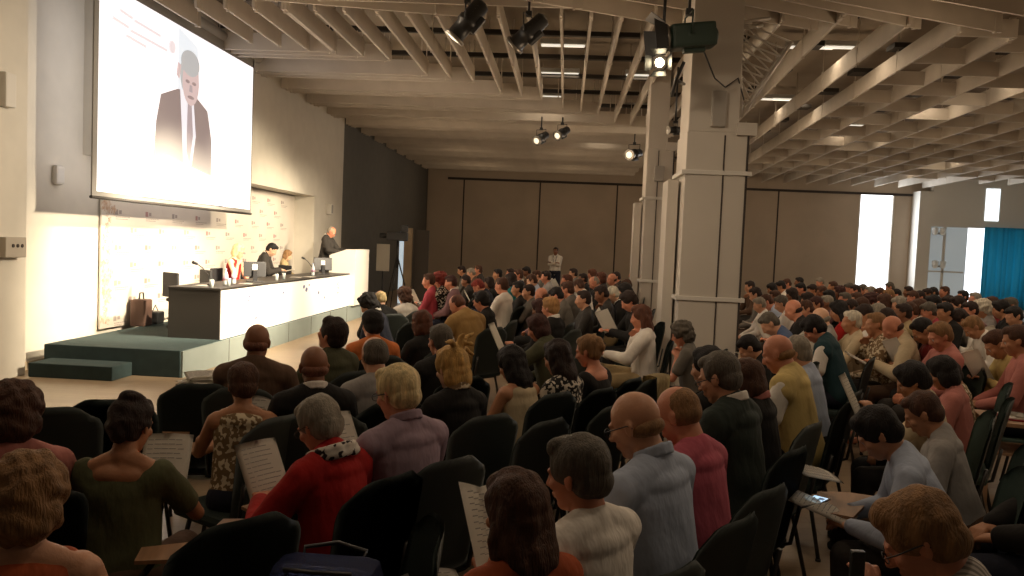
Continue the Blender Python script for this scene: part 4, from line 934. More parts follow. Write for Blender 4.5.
P(257, 323, 4.8, 'bald man in draped grey-brown top leaning on his left hand', 'bald', 'shave', 'loose', 'brown', 8, 'chinl', 10, 4, 8, 'd', wide=1.1)
P(376, 336, 4.6, 'balding grey-haired man in pale grey shirt', 'thin', 'dgrey', 'tee', 'ltgrey', 35, 'lap', 14, 0, 6, 'm')
P(334, 317, 5.4, 'dark-haired man looking up, in dark olive jacket', 'thick', 'dark', 'jacket', 'olive', 55, 'lap', -12, 15, 2, 'r')
P(373, 310, 6.3, 'black-haired man in orange shirt', 'thick', 'black', 'shirt', 'orange', 28, 'lap', 10, 6, 4, 'r')
P(454, 347, 4.35, 'woman with messy tied-up blond hair in black top', 'messy', 'blond', 'shirt', 'black', 45, 'lap', 16, 0, 6, 'l', collar='print')
P(442, 324, 5.5, 'man with short cropped grey hair in dark jacket', 'short', 'dgrey', 'jacket', 'black', 42, 'lap', 10, 0, 5, 'r', collar='cream')
P(423, 311, 6.9, 'person with auburn bobbed hair in black top', 'bob', 'auburn', 'shirt', 'black', 50, 'lap', 14, 0, 6)
P(514, 347, 5.1, 'woman with black hair in sleeveless cream top with bare shoulder', 'long', 'black', 'tank', 'cream', 50, 'lap', 28, 5, 10, 't')
P(560, 341, 5.3, 'woman with long dark hair in black and white patterned top', 'long', 'dark', 'dress', 'pattern', 55, 'lap', 20, 0, 8, 't')
P(591, 335, 5.75, 'woman with sandy pinned-up hair and bare back in black and rust dress', 'updo', 'sandy', 'low', 'black', 60, 'lap', 18, 5, 8, 'r', hgl=True)
P(540, 315, 7.2, 'dark-haired woman in olive cardigan holding up a folded sheet', 'bob', 'dkred', 'loose', 'olive', 70, 'raise', 26, 6, 16, 'r')
P(552, 297, 8.9, 'blond-haired man in dark suit seated behind the olive cardigan', 'thick', 'orange', 'jacket', 'black', 62, 'lap', 8, 0, 5, 'r', collar='white')
P(643, 305, 8.2, 'woman with long auburn hair in white blouse, hand at her mouth', 'long', 'auburn', 'loose', 'white', 85, 'chinread', 14, 0, 4, 'r', cross=True, low='beige')
P(684, 322, 7.6, 'grey curly-haired woman in grey top resting her chin before the main pillar', 'curly', 'dgrey', 'tee', 'grey', 78, 'both', 22, 0, 12, 'r', small=True)
P(459, 294, 8.9, 'man in khaki jacket hunched forward with his back to us', 'thin', 'auburn', 'jacket', 'khaki', 50, 'write', 46, 15, 26, 'r', wide=1.15)
P(381, 290, 9.8, 'blond balding man in dark suit just before the lectern', 'thin', 'pale', 'jacket', 'black', 42, 'lap', 14, 0, 8, 'l')
P(370, 294, 8.8, 'person with curly black hair and white collar, leaning', 'curly', 'black', 'shirt', 'navy', 75, 'lap', 34, 0, 22, collar='white', small=True)
P(405, 287, 10.4, 'woman with curly brown hair in white top holding papers', 'curly', 'brown', 'shirt', 'white', 50, 'read', 14, -8, 8, small=True)
P(430, 273, 12.9, 'person with brown hair and rosy face left of the bright red hair', 'short', 'brown', 'shirt', 'rose', 95, 'lap', 10, 0, 4, 'r')
P(441, 272, 12.3, 'woman with bright red hair in black and white print top', 'curly', 'red', 'shirt', 'pattern', 75, 'read', 18, 0, 8, 'r', small=True)
P(452, 275, 12.9, 'dark-haired man in grey-brown jacket right of the red-haired woman', 'short', 'dkred', 'jacket', 'mauve', 95, 'lap', 16, 0, 6, 'r', collar='white')
P(483, 291, 9.6, 'dark-haired man in black top seated right of the khaki jacket', 'thick', 'black', 'shirt', 'black', 75, 'write', 18, 0, 14, 'r')
P(480, 279, 12.9, 'person with reddish hair bending over papers', 'short', 'red', 'shirt', 'navy', 85, 'write', 45, 0, 24, 'r')
P(503, 277, 11.6, 'short-haired man in plain white shirt in the far centre', 'short', 'brown', 'tee', 'white', 68, 'lap', 12, 0, 5, 'r')
P(512, 273, 13.2, 'person with dark hair in bright teal top', 'bob', 'dark', 'shirt', 'teal', 72, 'lap', 15, 0, 6)
P(519, 269, 14.6, 'man in navy suit with white collar behind the teal top', 'short', 'brown', 'jacket', 'navy', 105, 'lap', 8, 0, 2, 'r', collar='white')
P(547, 270.5, 14.8, 'dark-haired man in light grey shirt in front of the standing man', 'short', 'dark', 'shirt', 'ltgrey', 100, 'lap', 10, 0, 3, 'r')
P(543, 287, 11.2, 'bald rosy-headed person left of the blond man in suit', 'bald', 'brown', 'shirt', 'mauve', 80, 'lap', 25, 0, 12, 'r')
P(558, 287, 11.0, 'person with flat black hair behind the blond man in suit', 'short', 'black', 'shirt', 'grey', 80, 'lap', 35, 0, 18, 'r')
P(541, 299, 9.6, 'person with dark auburn hair left of the blond man in suit', 'bob', 'dkred', 'shirt', 'dkgrey', 75, 'lap', 25, 0, 12, 'd')
P(568, 274, 13.9, 'person with auburn hair and grey top right of the light grey shirt', 'short', 'auburn', 'shirt', 'grey', 100, 'lap', 8, 0, 4, 'r')
P(569, 281, 11.8, 'short brown-haired man in grey jacket, far centre', 'short', 'brown', 'jacket', 'grey', 70, 'lap', 18, 0, 8, 'r')
P(580, 279, 13.1, 'person in plain white shirt seen from behind, left of the suited reader', 'short', 'brown', 'shirt', 'white', 60, 'lap', 38, 0, 16)
P(595.5, 276, 12.4, 'balding grey man in dark suit reading a white sheet', 'thin', 'grey', 'jacket', 'black', 105, 'read', 35, 0, 10, 'r', collar='white')
P(593, 269, 17.0, 'brown-haired person behind the suited reader', 'bob', 'auburn', 'shirt', 'dkgrey', 100, 'lap', 15, 0, 5, 'r')
P(613, 273, 14.2, 'bald rosy-faced person in brown top left of the second pillar', 'bald', 'brown', 'shirt', 'brown', 105, 'lap', 15, 0, 5, 'r')
P(614, 286, 10.9, 'white-haired person in black jacket leaning over papers', 'short', 'white', 'jacket', 'black', 100, 'write', 30, 0, 20, 'l', collar='white')
P(627, 283, 12.0, 'dark-haired person right of the white-haired person', 'thick', 'black', 'shirt', 'black', 85, 'lap', 30, 0, 14)
P(631, 291, 9.3, 'dark-haired man in black jacket with pale lapels reading', 'thick', 'dark', 'jacket', 'black', 100, 'read', 34, 0, 12, 'r', collar='white')
P(817, 316, 6.6, 'man with black hair in dark teal vest and white sleeves at the aisle', 'thick', 'black', 'vest', 'dkteal', 62, 'lap', 42, 8, 20, 'r', under='white')
# right-hand near row
P(932, 494, 2.15, 'sandy-haired man in striped shirt, nearest at the lower right', 'thick', 'sandy', 'shirt', 'stripe', 66, 'raise', 36, 0, 26, 'r', glasses=True, wide=1.1, nopaper=True)
P(884, 408, 3.75, 'dark-haired man in pale blue shirt bent over papers and a phone', 'thick', 'black', 'shirt', 'ltblue', 72, 'low', 40, 0, 30, 'm', wide=1.1)
P(928, 392, 4.25, 'dark-haired man in grey shirt behind the pale blue shirt', 'short', 'brown', 'shirt', 'ltgrey', 66, 'lap', 34, 0, 18, 't')
P(917, 363, 5.1, 'black-haired person in cream top holding up a white sheet', 'thick', 'black', 'shirt', 'cream', 72, 'raise', 30, 0, 14, 't')
P(946, 357, 5.7, 'woman with long black hair in rosy top', 'bob', 'black', 'tee', 'salmon', 64, 'lap', 28, 0, 12, 't')
P(953, 362, 6.4, 'person in grey-green printed top behind the long black hair', 'short', 'dark', 'tee', 'print', 66, 'lap', 28, 0, 12, 't')
# right block
P(895.5, 315, 8.0, 'bald man in cream jacket resting his head on his hand', 'bald', 'brown', 'jacket', 'cream', 80, 'chinread', 38, 0, 18, 'r')
P(926, 318, 7.6, 'black-haired person in dark red jacket reading a sheet', 'short', 'black', 'jacket', 'dkred', 78, 'read', 42, 0, 18, 't')
P(931, 302, 8.9, 'grey-haired man in bright red shirt in the right block', 'short', 'dgrey', 'shirt', 'rose', 76, 'lap', 28, 0, 12, 'r')
P(962, 309, 8.7, 'dark-haired person in white shirt bent low', 'thick', 'dark', 'shirt', 'white', 82, 'read', 46, 0, 24, 't')
P(912, 302, 9.5, 'brown-haired person in brown striped jacket with white collar', 'short', 'brown', 'jacket', 'brown', 80, 'lap', 32, 0, 14, 'r', collar='white')
P(984.5, 299.5, 9.4, 'white curly-haired person holding a leaflet near the blue curtain', 'curly', 'white', 'shirt', 'ltgrey', 84, 'read', 24, 0, 8, 't', small=True)
P(1003, 300, 9.2, 'black-haired person in dark top before the blue curtain', 'thick', 'black', 'shirt', 'black', 70, 'lap', 20, 0, 8, 't')
P(1000, 330, 6.9, 'person in pale yellow shirt holding a sheet at the right', 'short', 'brown', 'shirt', 'yellow', 84, 'read', 40, 0, 26, 't')
P(1020, 325, 6.3, 'brown-haired person in salmon top cut off at the right edge', 'short', 'brown', 'shirt', 'salmon', 70, 'lap', 18, 0, 6, 't')
P(976, 316, 7.9, 'sandy-haired person in white shirt leaning between two readers', 'short', 'sandy', 'shirt', 'white', 82, 'write', 44, 0, 26, 't')
P(867, 304, 9.2, 'dark-haired person in white top with hand at chin', 'short', 'dark', 'shirt', 'white', 82, 'chinread', 30, 0, 10, 't')
P(880, 303, 9.9, 'grey-haired person in pale shirt, hand at the face', 'short', 'grey', 'shirt', 'ltgrey', 80, 'chin', 24, 0, 8, 'r')
P(890, 308, 9.0, 'dark brown-haired person bending behind the cream jacket', 'short', 'dark', 'shirt', 'beige', 80, 'lap', 44, 0, 20, 'r')
P(841, 301, 10.0, 'woman with long black hair in bright red dress', 'long', 'black', 'dress', 'red', 66, 'lap', 22, 0, 6, 't')
P(795.5, 299, 9.8, 'bald ruddy man in black top with a white sheet', 'bald', 'dark', 'shirt', 'black', 76, 'read', 26, 0, 12, 'r')
P(823, 307, 8.9, 'bald man half hidden behind the dark teal vest', 'bald', 'grey', 'shirt', 'ltgrey', 70, 'lap', 24, 0, 10, 'l')
P(768, 294, 10.6, 'brown-haired man in pale blue shirt and dark vest bent forward, beside pillar', 'short', 'brown', 'shirt', 'ltblue', 84, 'write', 44, 0, 30, 'r')
P(783, 295, 11.8, 'grey-haired person in white shirt beside the bald ruddy man', 'short', 'dgrey', 'shirt', 'white', 72, 'lap', 28, 0, 12, 'm')
P(772, 312, 8.6, 'person in light blue-grey shirt bent over papers beside the main pillar', 'short', 'dgrey', 'shirt', 'blue', 86, 'low', 48, 0, 34, 'm')
P(752, 335, 7.0, 'dark-clothed person partly hidden right of the main pillar', 'short', 'black', 'shirt', 'black', 80, 'lap', 44, 0, 26)
P(873, 293, 12.4, 'person with short reddish hair in rosy top, middle of the right block', 'curly', 'dkred', 'shirt', 'rose', 85, 'lap', 16, 0, 6, 'r', small=True)
P(886, 294, 12.0, 'person with smooth brown hair in dark top, middle of the right block', 'bob', 'brown', 'shirt', 'mauve', 80, 'lap', 16, 0, 6, 'r')
P(901, 296, 11.4, 'person with greying hair in beige shirt, middle of the right block', 'short', 'grey', 'shirt', 'beige', 80, 'lap', 25, 0, 10, 'm')
P(935, 295, 11.2, 'person with black hair in dark jacket behind the bright red shirt', 'thick', 'black', 'jacket', 'black', 80, 'lap', 20, 0, 8)
P(945.5, 286, 14.0, 'man with short brown hair in blue-grey striped shirt, sitting upright before the glazed screen', 'short', 'brown', 'shirt', 'stripe', 95, 'lap', 5, 0, 2, 'r')
P(964, 290, 13.6, 'dark-haired person before the bright window strip', 'short', 'black', 'shirt', 'navy', 95, 'lap', 8, 0, 4, 'r')
P(976, 292, 13.8, 'rosy-faced person sitting just left of the blue curtain', 'short', 'grey', 'shirt', 'dkgrey', 100, 'lap', 5, 0, 4, 'r')
P(959.5, 296, 12.0, 'dark-haired person in dark blue top below the bright window strip', 'thick', 'dark', 'shirt', 'navy', 85, 'lap', 18, 0, 6)
P(1080, 372, 3.4, 'dark-clothed person cut off at the right edge beside the worn chairs', 'short', 'black', 'jacket', 'black', 72, 'lap', 20, 0, 8, 't')
# far heads: (px, py, Y, hair style, hair, top)
FAR = [(462.5, 265.6, 19.5, 'short', 'dark', 'shirt', 'grey', 'in grey jacket, farthest left before the back wall'),
 (479, 265, 19.3, 'short', 'brown', 'jacket', 'dkgrey', 'in dark jacket, second from left before the back wall'),
 (498.6, 268.7, 17.5, 'short', 'black', 'shirt', 'black', 'in black, between dark jacket and navy suit'), (511, 268, 19, 'short', 'dark', 'shirt', 'dkgrey', 'behind the teal top'),
 (527.5, 266.4, 18.8, 'short', 'black', 'shirt', 'brown', 'in brown behind the navy suit'), (538, 270, 17.8, 'short', 'brown', 'shirt', 'grey', 'left of the standing man'), (533, 274, 14.8, 'short', 'brown', 'shirt', 'ltblue', 'in pale blue right of the navy suit'),
 (574, 268, 18.6, 'short', 'dark', 'shirt', 'grey', 'right of the standing man'), (602, 272, 16.2, 'bob', 'auburn', 'shirt', 'dkgrey', 'with auburn bob behind the suited reader'), (617, 271.5, 18.2, 'short', 'dark', 'shirt', 'black', 'in black behind the bald rosy face'),
 (628, 279, 15.6, 'short', 'brown', 'shirt', 'brown', 'in brown left of the second pillar'), (634, 269.5, 18.8, 'short', 'black', 'shirt', 'dkgrey', 'half hidden by the second pillar'), (584, 273, 17.0, 'short', 'dark', 'shirt', 'black', 'in black above the white-shirted back'),
 (467, 275, 15.5, 'short', 'dkgrey' if False else 'dark', 'jacket', 'dkgrey', 'in dark jacket below the farthest left head'), (490, 277, 15.2, 'bob', 'dark', 'shirt', 'black', 'in black beside the plain white shirt'),
 (751, 280.6, 16.5, 'short', 'dark', 'shirt', 'brown', 'in brown, first right of the main pillar'), (757, 287, 13.4, 'short', 'dark', 'shirt', 'grey', 'in grey just right of the main pillar'), (773, 283, 16.8, 'bob', 'black', 'shirt', 'white', 'with black bob and white top'),
 (782, 280.6, 17.0, 'short', 'black', 'shirt', 'white', 'in white third from the main pillar'), (788, 278.5, 19.5, 'short', 'brown', 'shirt', 'grey', 'with brown hair behind the black-haired white top'), (800, 277, 19.0, 'short', 'black', 'shirt', 'white', 'standing out highest near the back wall'),
 (802, 282.5, 16.4, 'short', 'black', 'shirt', 'dkgrey', 'in dark grey below the highest head'), (813.5, 284, 16.3, 'short', 'dark', 'shirt', 'dkgrey', 'in dark grey left of the greying head'), (821, 277.5, 19.8, 'short', 'grey', 'shirt', 'ltgrey', 'with grey hair before the back wall'),
 (823, 285.5, 15.8, 'short', 'brown', 'shirt', 'rose', 'in rose top below the grey head'), (834, 281, 17.6, 'short', 'brown', 'shirt', 'brown', 'in brown left of the tall window'), (840.5, 285.5, 15.6, 'bob', 'dkred', 'shirt', 'mauve', 'with reddish bob left of the tall window'),
 (850.5, 282.5, 17.8, 'short', 'dgrey', 'shirt', 'white', 'in white right at the left window edge'), (793, 288, 14.0, 'bob', 'dark', 'shirt', 'mauve', 'in mauve above the bald ruddy man'), (809, 292.5, 13.0, 'bob', 'dark', 'shirt', 'dkgrey', 'with dark bob above the bald half-hidden man'),
 (818, 296, 11.9, 'short', 'dkred', 'shirt', 'redprint', 'in red printed top, left of the long black hair'), (828, 295, 12.3, 'short', 'grey', 'shirt', 'mauve', 'with grey hair, left of the long black hair'), (856.5, 284.5, 16.6, 'short', 'dark', 'shirt', 'dkgrey', 'in dark grey before the tall window, leftmost'),
 (864, 284, 17.2, 'short', 'dgrey', 'shirt', 'navy', 'in navy before the tall window'), (871.5, 286, 15.8, 'short', 'grey', 'shirt', 'beige', 'with grey hair before the tall window'), (881, 287.5, 15.5, 'short', 'brown', 'shirt', 'rose', 'in rose before the tall window, right half'),
 (891, 282, 19.6, 'short', 'dgrey', 'shirt', 'grey', 'highest at the right window edge'), (890, 289, 14.8, 'short', 'sandy', 'shirt', 'mauve', 'with sandy hair below the right window edge'), (897, 288.5, 16.0, 'short', 'black', 'shirt', 'black', 'in black right of the tall window'),
 (909.5, 286, 18.0, 'short', 'dark', 'shirt', 'brown', 'with dark hair left of the pale pier'), (914.5, 290.5, 15.0, 'short', 'brown', 'shirt', 'rose', 'in rose top before the pale pier, left one'), (921, 290.5, 15.3, 'short', 'dark', 'shirt', 'salmon', 'in salmon top before the pale pier'),
 (928.5, 288, 16.6, 'short', 'dark', 'shirt', 'dkgrey', 'in dark grey right of the pale pier'), (934.5, 287, 17.3, 'short', 'black', 'shirt', 'navy', 'in navy right of the pale pier'), (846, 292, 13.2, 'short', 'dgrey', 'shirt', 'white', 'in white behind the long black hair'),
 (858, 292, 13.4, 'short', 'brown', 'shirt', 'ltblue', 'in pale blue behind the dark-haired chin-holder'), (864, 297, 11.6, 'short', 'brown', 'shirt', 'redprint', 'in red print above the white top'), (853, 299, 11.2, 'short', 'dark', 'shirt', 'navy', 'in navy right of the bright red dress'),
 (905, 303, 10.2, 'short', 'dark', 'shirt', 'beige', 'in beige above the cream jacket'), (921, 299, 10.9, 'bob', 'brown', 'shirt', 'mauve', 'in mauve left of the bright red shirt'), (947, 302, 10.0, 'short', 'black', 'shirt', 'black', 'in black right of the bright red shirt'),
 (950, 295, 12.6, 'short', 'dark', 'shirt', 'dkgrey', 'in dark grey below the upright striped shirt'), (972, 301, 10.4, 'short', 'dark', 'shirt', 'mauve', 'in mauve left of the white curly hair'), (993, 296, 11.6, 'short', 'brown', 'shirt', 'dkred', 'in dark red between white and black hair'),
 (1016, 306, 9.0, 'short', 'black', 'shirt', 'dkgrey', 'in dark grey at the right edge below the curtain'), (1012, 297, 11.8, 'short', 'dgrey', 'shirt', 'brown', 'in brown before the curtain, right edge'),
 (761, 297, 12.2, 'short', 'grey', 'shirt', 'white', 'in white peeking out right of the main pillar'), (808, 300, 10.9, 'short', 'brown', 'shirt', 'rose', 'in rose right of the bald ruddy man'), (878, 312, 8.4, 'short', 'sandy', 'shirt', 'print', 'in printed top left of the cream jacket'),
 (854, 310, 8.7, 'short', 'white', 'shirt', 'cream', 'with white hair in cream behind the aisle seat'), (943, 322, 7.3, 'short', 'sandy', 'shirt', 'salmon', 'in salmon right of the dark red jacket'),
 (776, 290, 13.4, 'short', 'brown', 'shirt', 'beige', 'in beige above the pale blue shirt by the pillar'), (830, 290, 14.2, 'bob', 'black', 'shirt', 'black', 'with black bob in black, mid right block'),
 (472, 268, 18.2, 'short', 'grey', 'shirt', 'brown', 'with grey hair between the two farthest left heads'), (519, 281, 12.4, 'short', 'black', 'shirt', 'black', 'in black right of the white shirt'), (530, 284, 12.0, 'short', 'dark', 'shirt', 'grey', 'in grey left of the bald rosy head'), (603, 285, 11.4, 'short', 'dark', 'shirt', 'dkgrey', 'in dark grey left of the white-haired person'), (585, 290, 10.4, 'short', 'dark', 'shirt', 'dkgrey', 'in dark grey above the open booklet')]
random.seed(21)
for k, (px, py, Y, hs, hc, tk, tc, ds) in enumerate(FAR):
    hd_w = HWORD[hc]+'-haired person ' + ds if 'with' not in ds else 'person ' + ds
    P(px, py, Y, hd_w, hs, hc, tk, tc, 78+random.choice([0, 8, 16, 22]) if px > 700 else 98, random.choice(['lap', 'lap', 'read', 'chin']), random.choice([8, 18, 26]), 0, random.choice([3, 8]), random.choice(['m', 'r', 't', 'd']))
# on the stage
P(238, 244, ypx(238, -5.85), 'blonde woman in red sleeveless top seated behind the stage table', 'bob', 'pale', 'tank', 'red', -95, 'chin', 24, 0, 12, 'l', z=0.345, glasses=True)
P(271, 243, ypx(270, -5.85), 'dark-haired man in dark suit reading behind the stage table', 'short', 'black', 'jacket', 'dkgrey', -80, 'write', 40, 0, 20, 'l', z=0.345, collar='white')
P(287, 250, ypx(287, -6.15), 'pale-haired person in light top at the far end of the stage table', 'bob', 'sandy', 'shirt', 'beige', -80, 'lap', 24, 0, 8, 'l', z=0.345, small=True)
P(331, 226.5, 18.45, 'grey-haired man in dark suit standing at the lectern', 'thin', 'grey', 'jacket', 'dkgrey', -95, 'lect', 36, 0, 8, 'r', z=0.345, stand=True, collar='white', glasses=True)
P(556, 247, 21.5, 'man in white shirt with dark lanyard standing before the back wall', 'short', 'dark', 'shirt', 'white', 168, 'fold', 2, 0, 0, 'd', stand=True, low='navy')

PERS = []
def qual(Y): return (0.0065, 3) if Y < 4.4 else ((0.009, 3) if Y < 8 else (0.0125, 2))
for s in PL:
    o = s['o']; vox, n = qual(s['Y'])
    if o.get('stand') or o.get('z'): vox, n = 0.0105, 3
    g = Rig(s['lean'], s['hp'], s['hy'], s['arms'], o.get('stand', False), o.get('cross', False), 0, o.get('wide', 1.0)); s['g'] = g; s['vox'] = vox
    k = g.key+(vox, s['fem']); s['kb'] = ('body',)+k
    near = s['Y'] < 8
    eyes = []
    if vox < 0.012:
        for sg in (1, -1): eyes += [(g.head(0.031*sg, 0.083, 0.002), 0.0115, 1), (g.head(0.031*sg, 0.086, 0.001), 0.006, 2)]
    if s['kb'] not in REQ: request(s['kb'], body_blob(g, n, s['fem']), vox, 2, eyes=eyes or None)
    s['kt'] = ('top', s['tk'])+k
    if s['kt'] not in REQ: request(s['kt'], top_blob(g, n, s['tk'], s['fem']), vox*1.15, 7 if vox < 0.012 else 3, 0.0032 if s['tk'] in ('jacket', 'loose', 'low') else 0.0022, 26)
    s['kl'] = ('leg', s['lean'], s['arms'] == '', o.get('stand', False), o.get('cross', False), vox)
    if s['kl'] not in REQ: request(s['kl'], leg_blob(g, n), max(0.012, vox*1.3), 3, 0.002, 22)
    hn = HN[s['hs']]; s['kh'] = ('hair', s['hs'])+k
    if s['kh'] not in REQ: request(s['kh'], hair_blob(g, n, s['hs']), min(vox, 0.011)*0.85, 2, hn[0], hn[1], None, hn[2])
    if s['Y'] < 8 or o.get('stand'):
        for sg in (1, -1):
            s['ks%d' % sg] = ('shoe', sg, o.get('stand', False), o.get('cross', False), 0.01)
            if s['ks%d' % sg] not in REQ: request(s['ks%d' % sg], shoe_blob(g, n, sg), 0.010, 2)
    if o.get('collar'):
        s['kc'] = ('collar',)+k
        if s['kc'] not in REQ: request(s['kc'], collar_blob(g, 2), 0.006, 1)
    if o.get('under'):
        s['ku'] = ('top', 'tee')+k
        if s['ku'] not in REQ: request(s['ku'], top_blob(g, n, 'tee', s['fem']), vox*1.15, 3, 0.002, 26)
    if o.get('scarf'):
        s['kf'] = ('scarf',)+k; request(s['kf'], collar_blob(g, 2, 0.45), 0.008, 2, 0.004, 60)
bake()

def put(key, name, parent, m):
    me = DONE[key]; o = bpy.data.objects.new(name, me); COL.objects.link(o)
    if parent: o.parent = parent
    ms = m if isinstance(m, (list, tuple)) else [m]
    for i, mm in enumerate(ms):
        if i < len(o.material_slots): o.material_slots[i].link = 'OBJECT'; o.material_slots[i].material = mm
    return o
def glasses(g, parent):
    bm = new_bm(); h = lambda x, y, z: Vector(g.head(x, y, z))
    for sg in (1, -1):
        pts = [h(0.033*sg+0.022*math.cos(a), 0.097, 0.0+0.016*math.sin(a)) for a in np.linspace(0, 2*PI, 15)]
        add_tube(bm, pts, 0.0018, 5, caps=False); add_tube(bm, [h(0.055*sg, 0.096, 0.004), h(0.078*sg, 0.06, 0.006), h(0.082*sg, -0.01, 0.006), h(0.080*sg, -0.025, -0.008)], 0.0024, 5)
    add_tube(bm, [h(-0.011, 0.097, 0.003), h(0.011, 0.097, 0.003)], 0.0018, 5)
    obj('glasses', bm, m_blk, parent)
POS = []
for s in PL:
    o = s['o']; g = s['g']; X_ = s['px']; phi = s['phi'] if s['phi'] is not None else 80
    fl = o.get('z', 0.0)
    for _ in range(12):
        tgt = at(s['px'], s['py'], s['Y'])
        if s['Y'] > 4 and not fl and (tgt.z-fl)/g.top[2] > 1.055: s['Y'] *= 1.02
        else: break
    sc_ = (tgt.z-fl)/g.top[2]; sc_ = max(0.84, min(1.10, sc_)); s['sc'] = sc_
    if not (0.86 < (tgt.z-fl)/g.top[2] < 1.07): print('SCALE', round((tgt.z-fl)/g.top[2], 2), s['label'])
    off = rz_(R(phi)) @ (g.top*sc_)
    root = np.array([tgt.x-off[0], tgt.y-off[1], fl]); s['root'] = root; s['rot'] = R(phi)
    b = put(s['kb'], 'person', None, [skin_mat(s['sk']), m_eye, m_iris]); b.location = root; b.rotation_euler = (0, 0, R(phi)); b.scale = (sc_,)*3
    lab = s['label']; tag(b, lab, 'person', None if o.get('z') or o.get('stand') else 'people seated in the audience')
    put(s['kh'], 'hair', b, hair_mat(s['hc']))
    tn = {'jacket': 'jacket', 'loose': 'cardigan', 'shirt': 'shirt', 'tee': 'shirt', 'tank': 'sleeveless_top', 'dress': 'blouse', 'low': 'blouse', 'vest': 'vest'}[s['tk']]
    top_o = put(s['kt'], tn, b, cloth_mat(s['tc']))
    put(s['kl'], 'trousers', b, cloth_mat(o.get('low', random.Random(int(s['px']*7)).choice(['navy', 'black', 'dkgrey', 'navy', 'brown', 'beige' if s['Y'] > 8 else 'black']))))
    for sg in (1, -1):
        if s.get('ks%d' % sg): put(s['ks%d' % sg], 'shoe', b, cloth_mat('black'))
    if o.get('collar'): put(s['kc'], 'collar', top_o, cloth_mat(o['collar']))
    if o.get('under'): put(s['ku'], 'undershirt', b, cloth_mat(o['under']))
    if o.get('scarf'): put(s['kf'], 'scarf', b, cloth_mat('scarf'))
    if o.get('glasses'): glasses(g, b)
    if o.get('stand') and s['px'] > 500:
        bm = new_bm(); h = lambda x, y, z: Vector(g.tor(x, y, z))
        add_tube(bm, [h(-0.06, 0.06, 0.50), h(-0.03, 0.135, 0.33), h(0, 0.135, 0.17), h(0.03, 0.135, 0.33), h(0.06, 0.06, 0.50)], 0.008, 5); obj('lanyard', bm, m_blk, b)
    s['obj'] = b
    if not o.get('stand') and not o.get('z'):
        cl = 'dark green chair seating the ' + lab
        words = cl.split()
        if len(words) > 16: words = words[:16]
        fw = rz_(R(phi)) @ np.array([0, 0.06-0.0035*max(0, s['lean']-6)*0, 0]); c = chair_at(root[0]+fw[0], root[1]+fw[1], R(o.get('cphi', phi)), ' '.join(words), lighter=(s['px'] > 840 and s['Y'] < 8), tab=(s['arms'] in ('read', 'write', 'low') and s['Y'] < 8))
        POS.append((root[0], root[1], lab))
        s['chair'] = c
    elif o.get('z') and not o.get('stand'):
        office_chair(root[0], root[1], 0.345, R(phi), 'dark chair under the ' + ' '.join(lab.split()[:9]))
for i in range(len(POS)):
    for j in range(i):
        d = math.hypot(POS[i][0]-POS[j][0], POS[i][1]-POS[j][1])
        if d < 0.33: print('CLOSE %.2f | %s | %s' % (d, POS[i][2], POS[j][2]))
# loose sheets held by readers ----------------------------------------------------
random.seed(5)
for s in PL:
    o = s['o']
    if s['arms'] in ('read', 'chinread', 'raise', 'write', 'low') and not o.get('nopaper'):
        g = s['g']; sg = 0
        if s['arms'] in ('read', 'low', 'write'): c = (g.W[1]+g.W[-1])/2 + np.array([0, 0.12, {'read': 0.085, 'low': 0.05}.get(s['arms'], 0.0)]); tilt = R(58) if s['arms'] == 'read' else R(12)
        elif s['arms'] == 'chinread': c = g.W[-1]+np.array([0.05, 0.12, 0.03]); tilt = R(25)
        else: c = g.W[-1]+np.array([0.0, 0.12, 0.10]); tilt = R(62)
        p = s['root'] + rz_(s['rot']) @ (c*s['sc'])
        fold = 0.3 if s['arms'] == 'read' and s['px'] > 560 else 0.05
        nm = 'open leaflet' if fold > 0.2 else 'white printed sheet'
        lab = ' '.join((nm+' held by the '+s['label']).split()[:16])
        sheet('open_leaflet' if fold > 0.2 else 'paper_sheet', tuple(p), (tilt, 0, s['rot']+random.uniform(-0.2, 0.2)), lab, w=0.21 if fold < 0.2 else 0.3, sag=0.02, fold=fold if fold > 0.2 else 0.0, printed=s['Y'] < 6, group='sheets in the audience')

# ------------------------------------------------------------------ empty chairs, bags, loose sheets, desk
ec = []
for (px, py, Y, ph, lab, tb) in ((110, 404, 4.0, 18, 'empty dark chair in front of the woman in dark green top, left of her head', True), (50, 414, 3.75, 25, 'empty dark chair between the left edge and dark green top', False),
        (200, 388, 4.55, 18, 'empty dark chair left of the woman in beige printed top', False), (425, 545, 2.45, 108, 'dark chair at bottom centre carrying the blue sequinned bag', False),
        (238, 540, 2.42, 52, 'empty dark chair whose back cuts into the bottom edge right of the dark green top', False),
        (612, 385, 4.6, 55, 'empty dark chair behind the bare-backed woman, centre', False), (545, 418, 4.1, 55, 'empty dark chair left of the bald man in pale blue', False), (648, 372, 5.6, 60, 'empty chair with a cream scarf over its back before the grey curly hair', False)):
    q = at(px, py, Y); c = chair_at(q.x+0.28*(-math.sin(R(ph))), Y+0.28*math.cos(R(ph)), R(ph), lab, False, tb); ec.append(c)
def local(c, x, y, z):
    a = c.rotation_euler.z; return (c.location.x+x*math.cos(a)-y*math.sin(a), c.location.y+x*math.sin(a)+y*math.cos(a), z)
sheet('paper_sheet', local(ec[0], 0.12, 0.42, 0.692), (0, 0, ec[0].rotation_euler.z), 'white sheet on the tablet of the empty chair before the dark green top', sag=0.006)
q = at(204, 388, 5.9)
t = thing('equipment_case', 'tall black case under the pile of papers, in front of the stage', 'case', (q.x, 5.9, 0), R(12))
bm = new_bm(); add_box(bm, (-0.17, -0.15, 0.03), (0.17, 0.15, 0.66), 0.02); obj('case_body', bm, mat('case_black', (0.02, 0.02, 0.02), 0.7, bump=0.1), t)
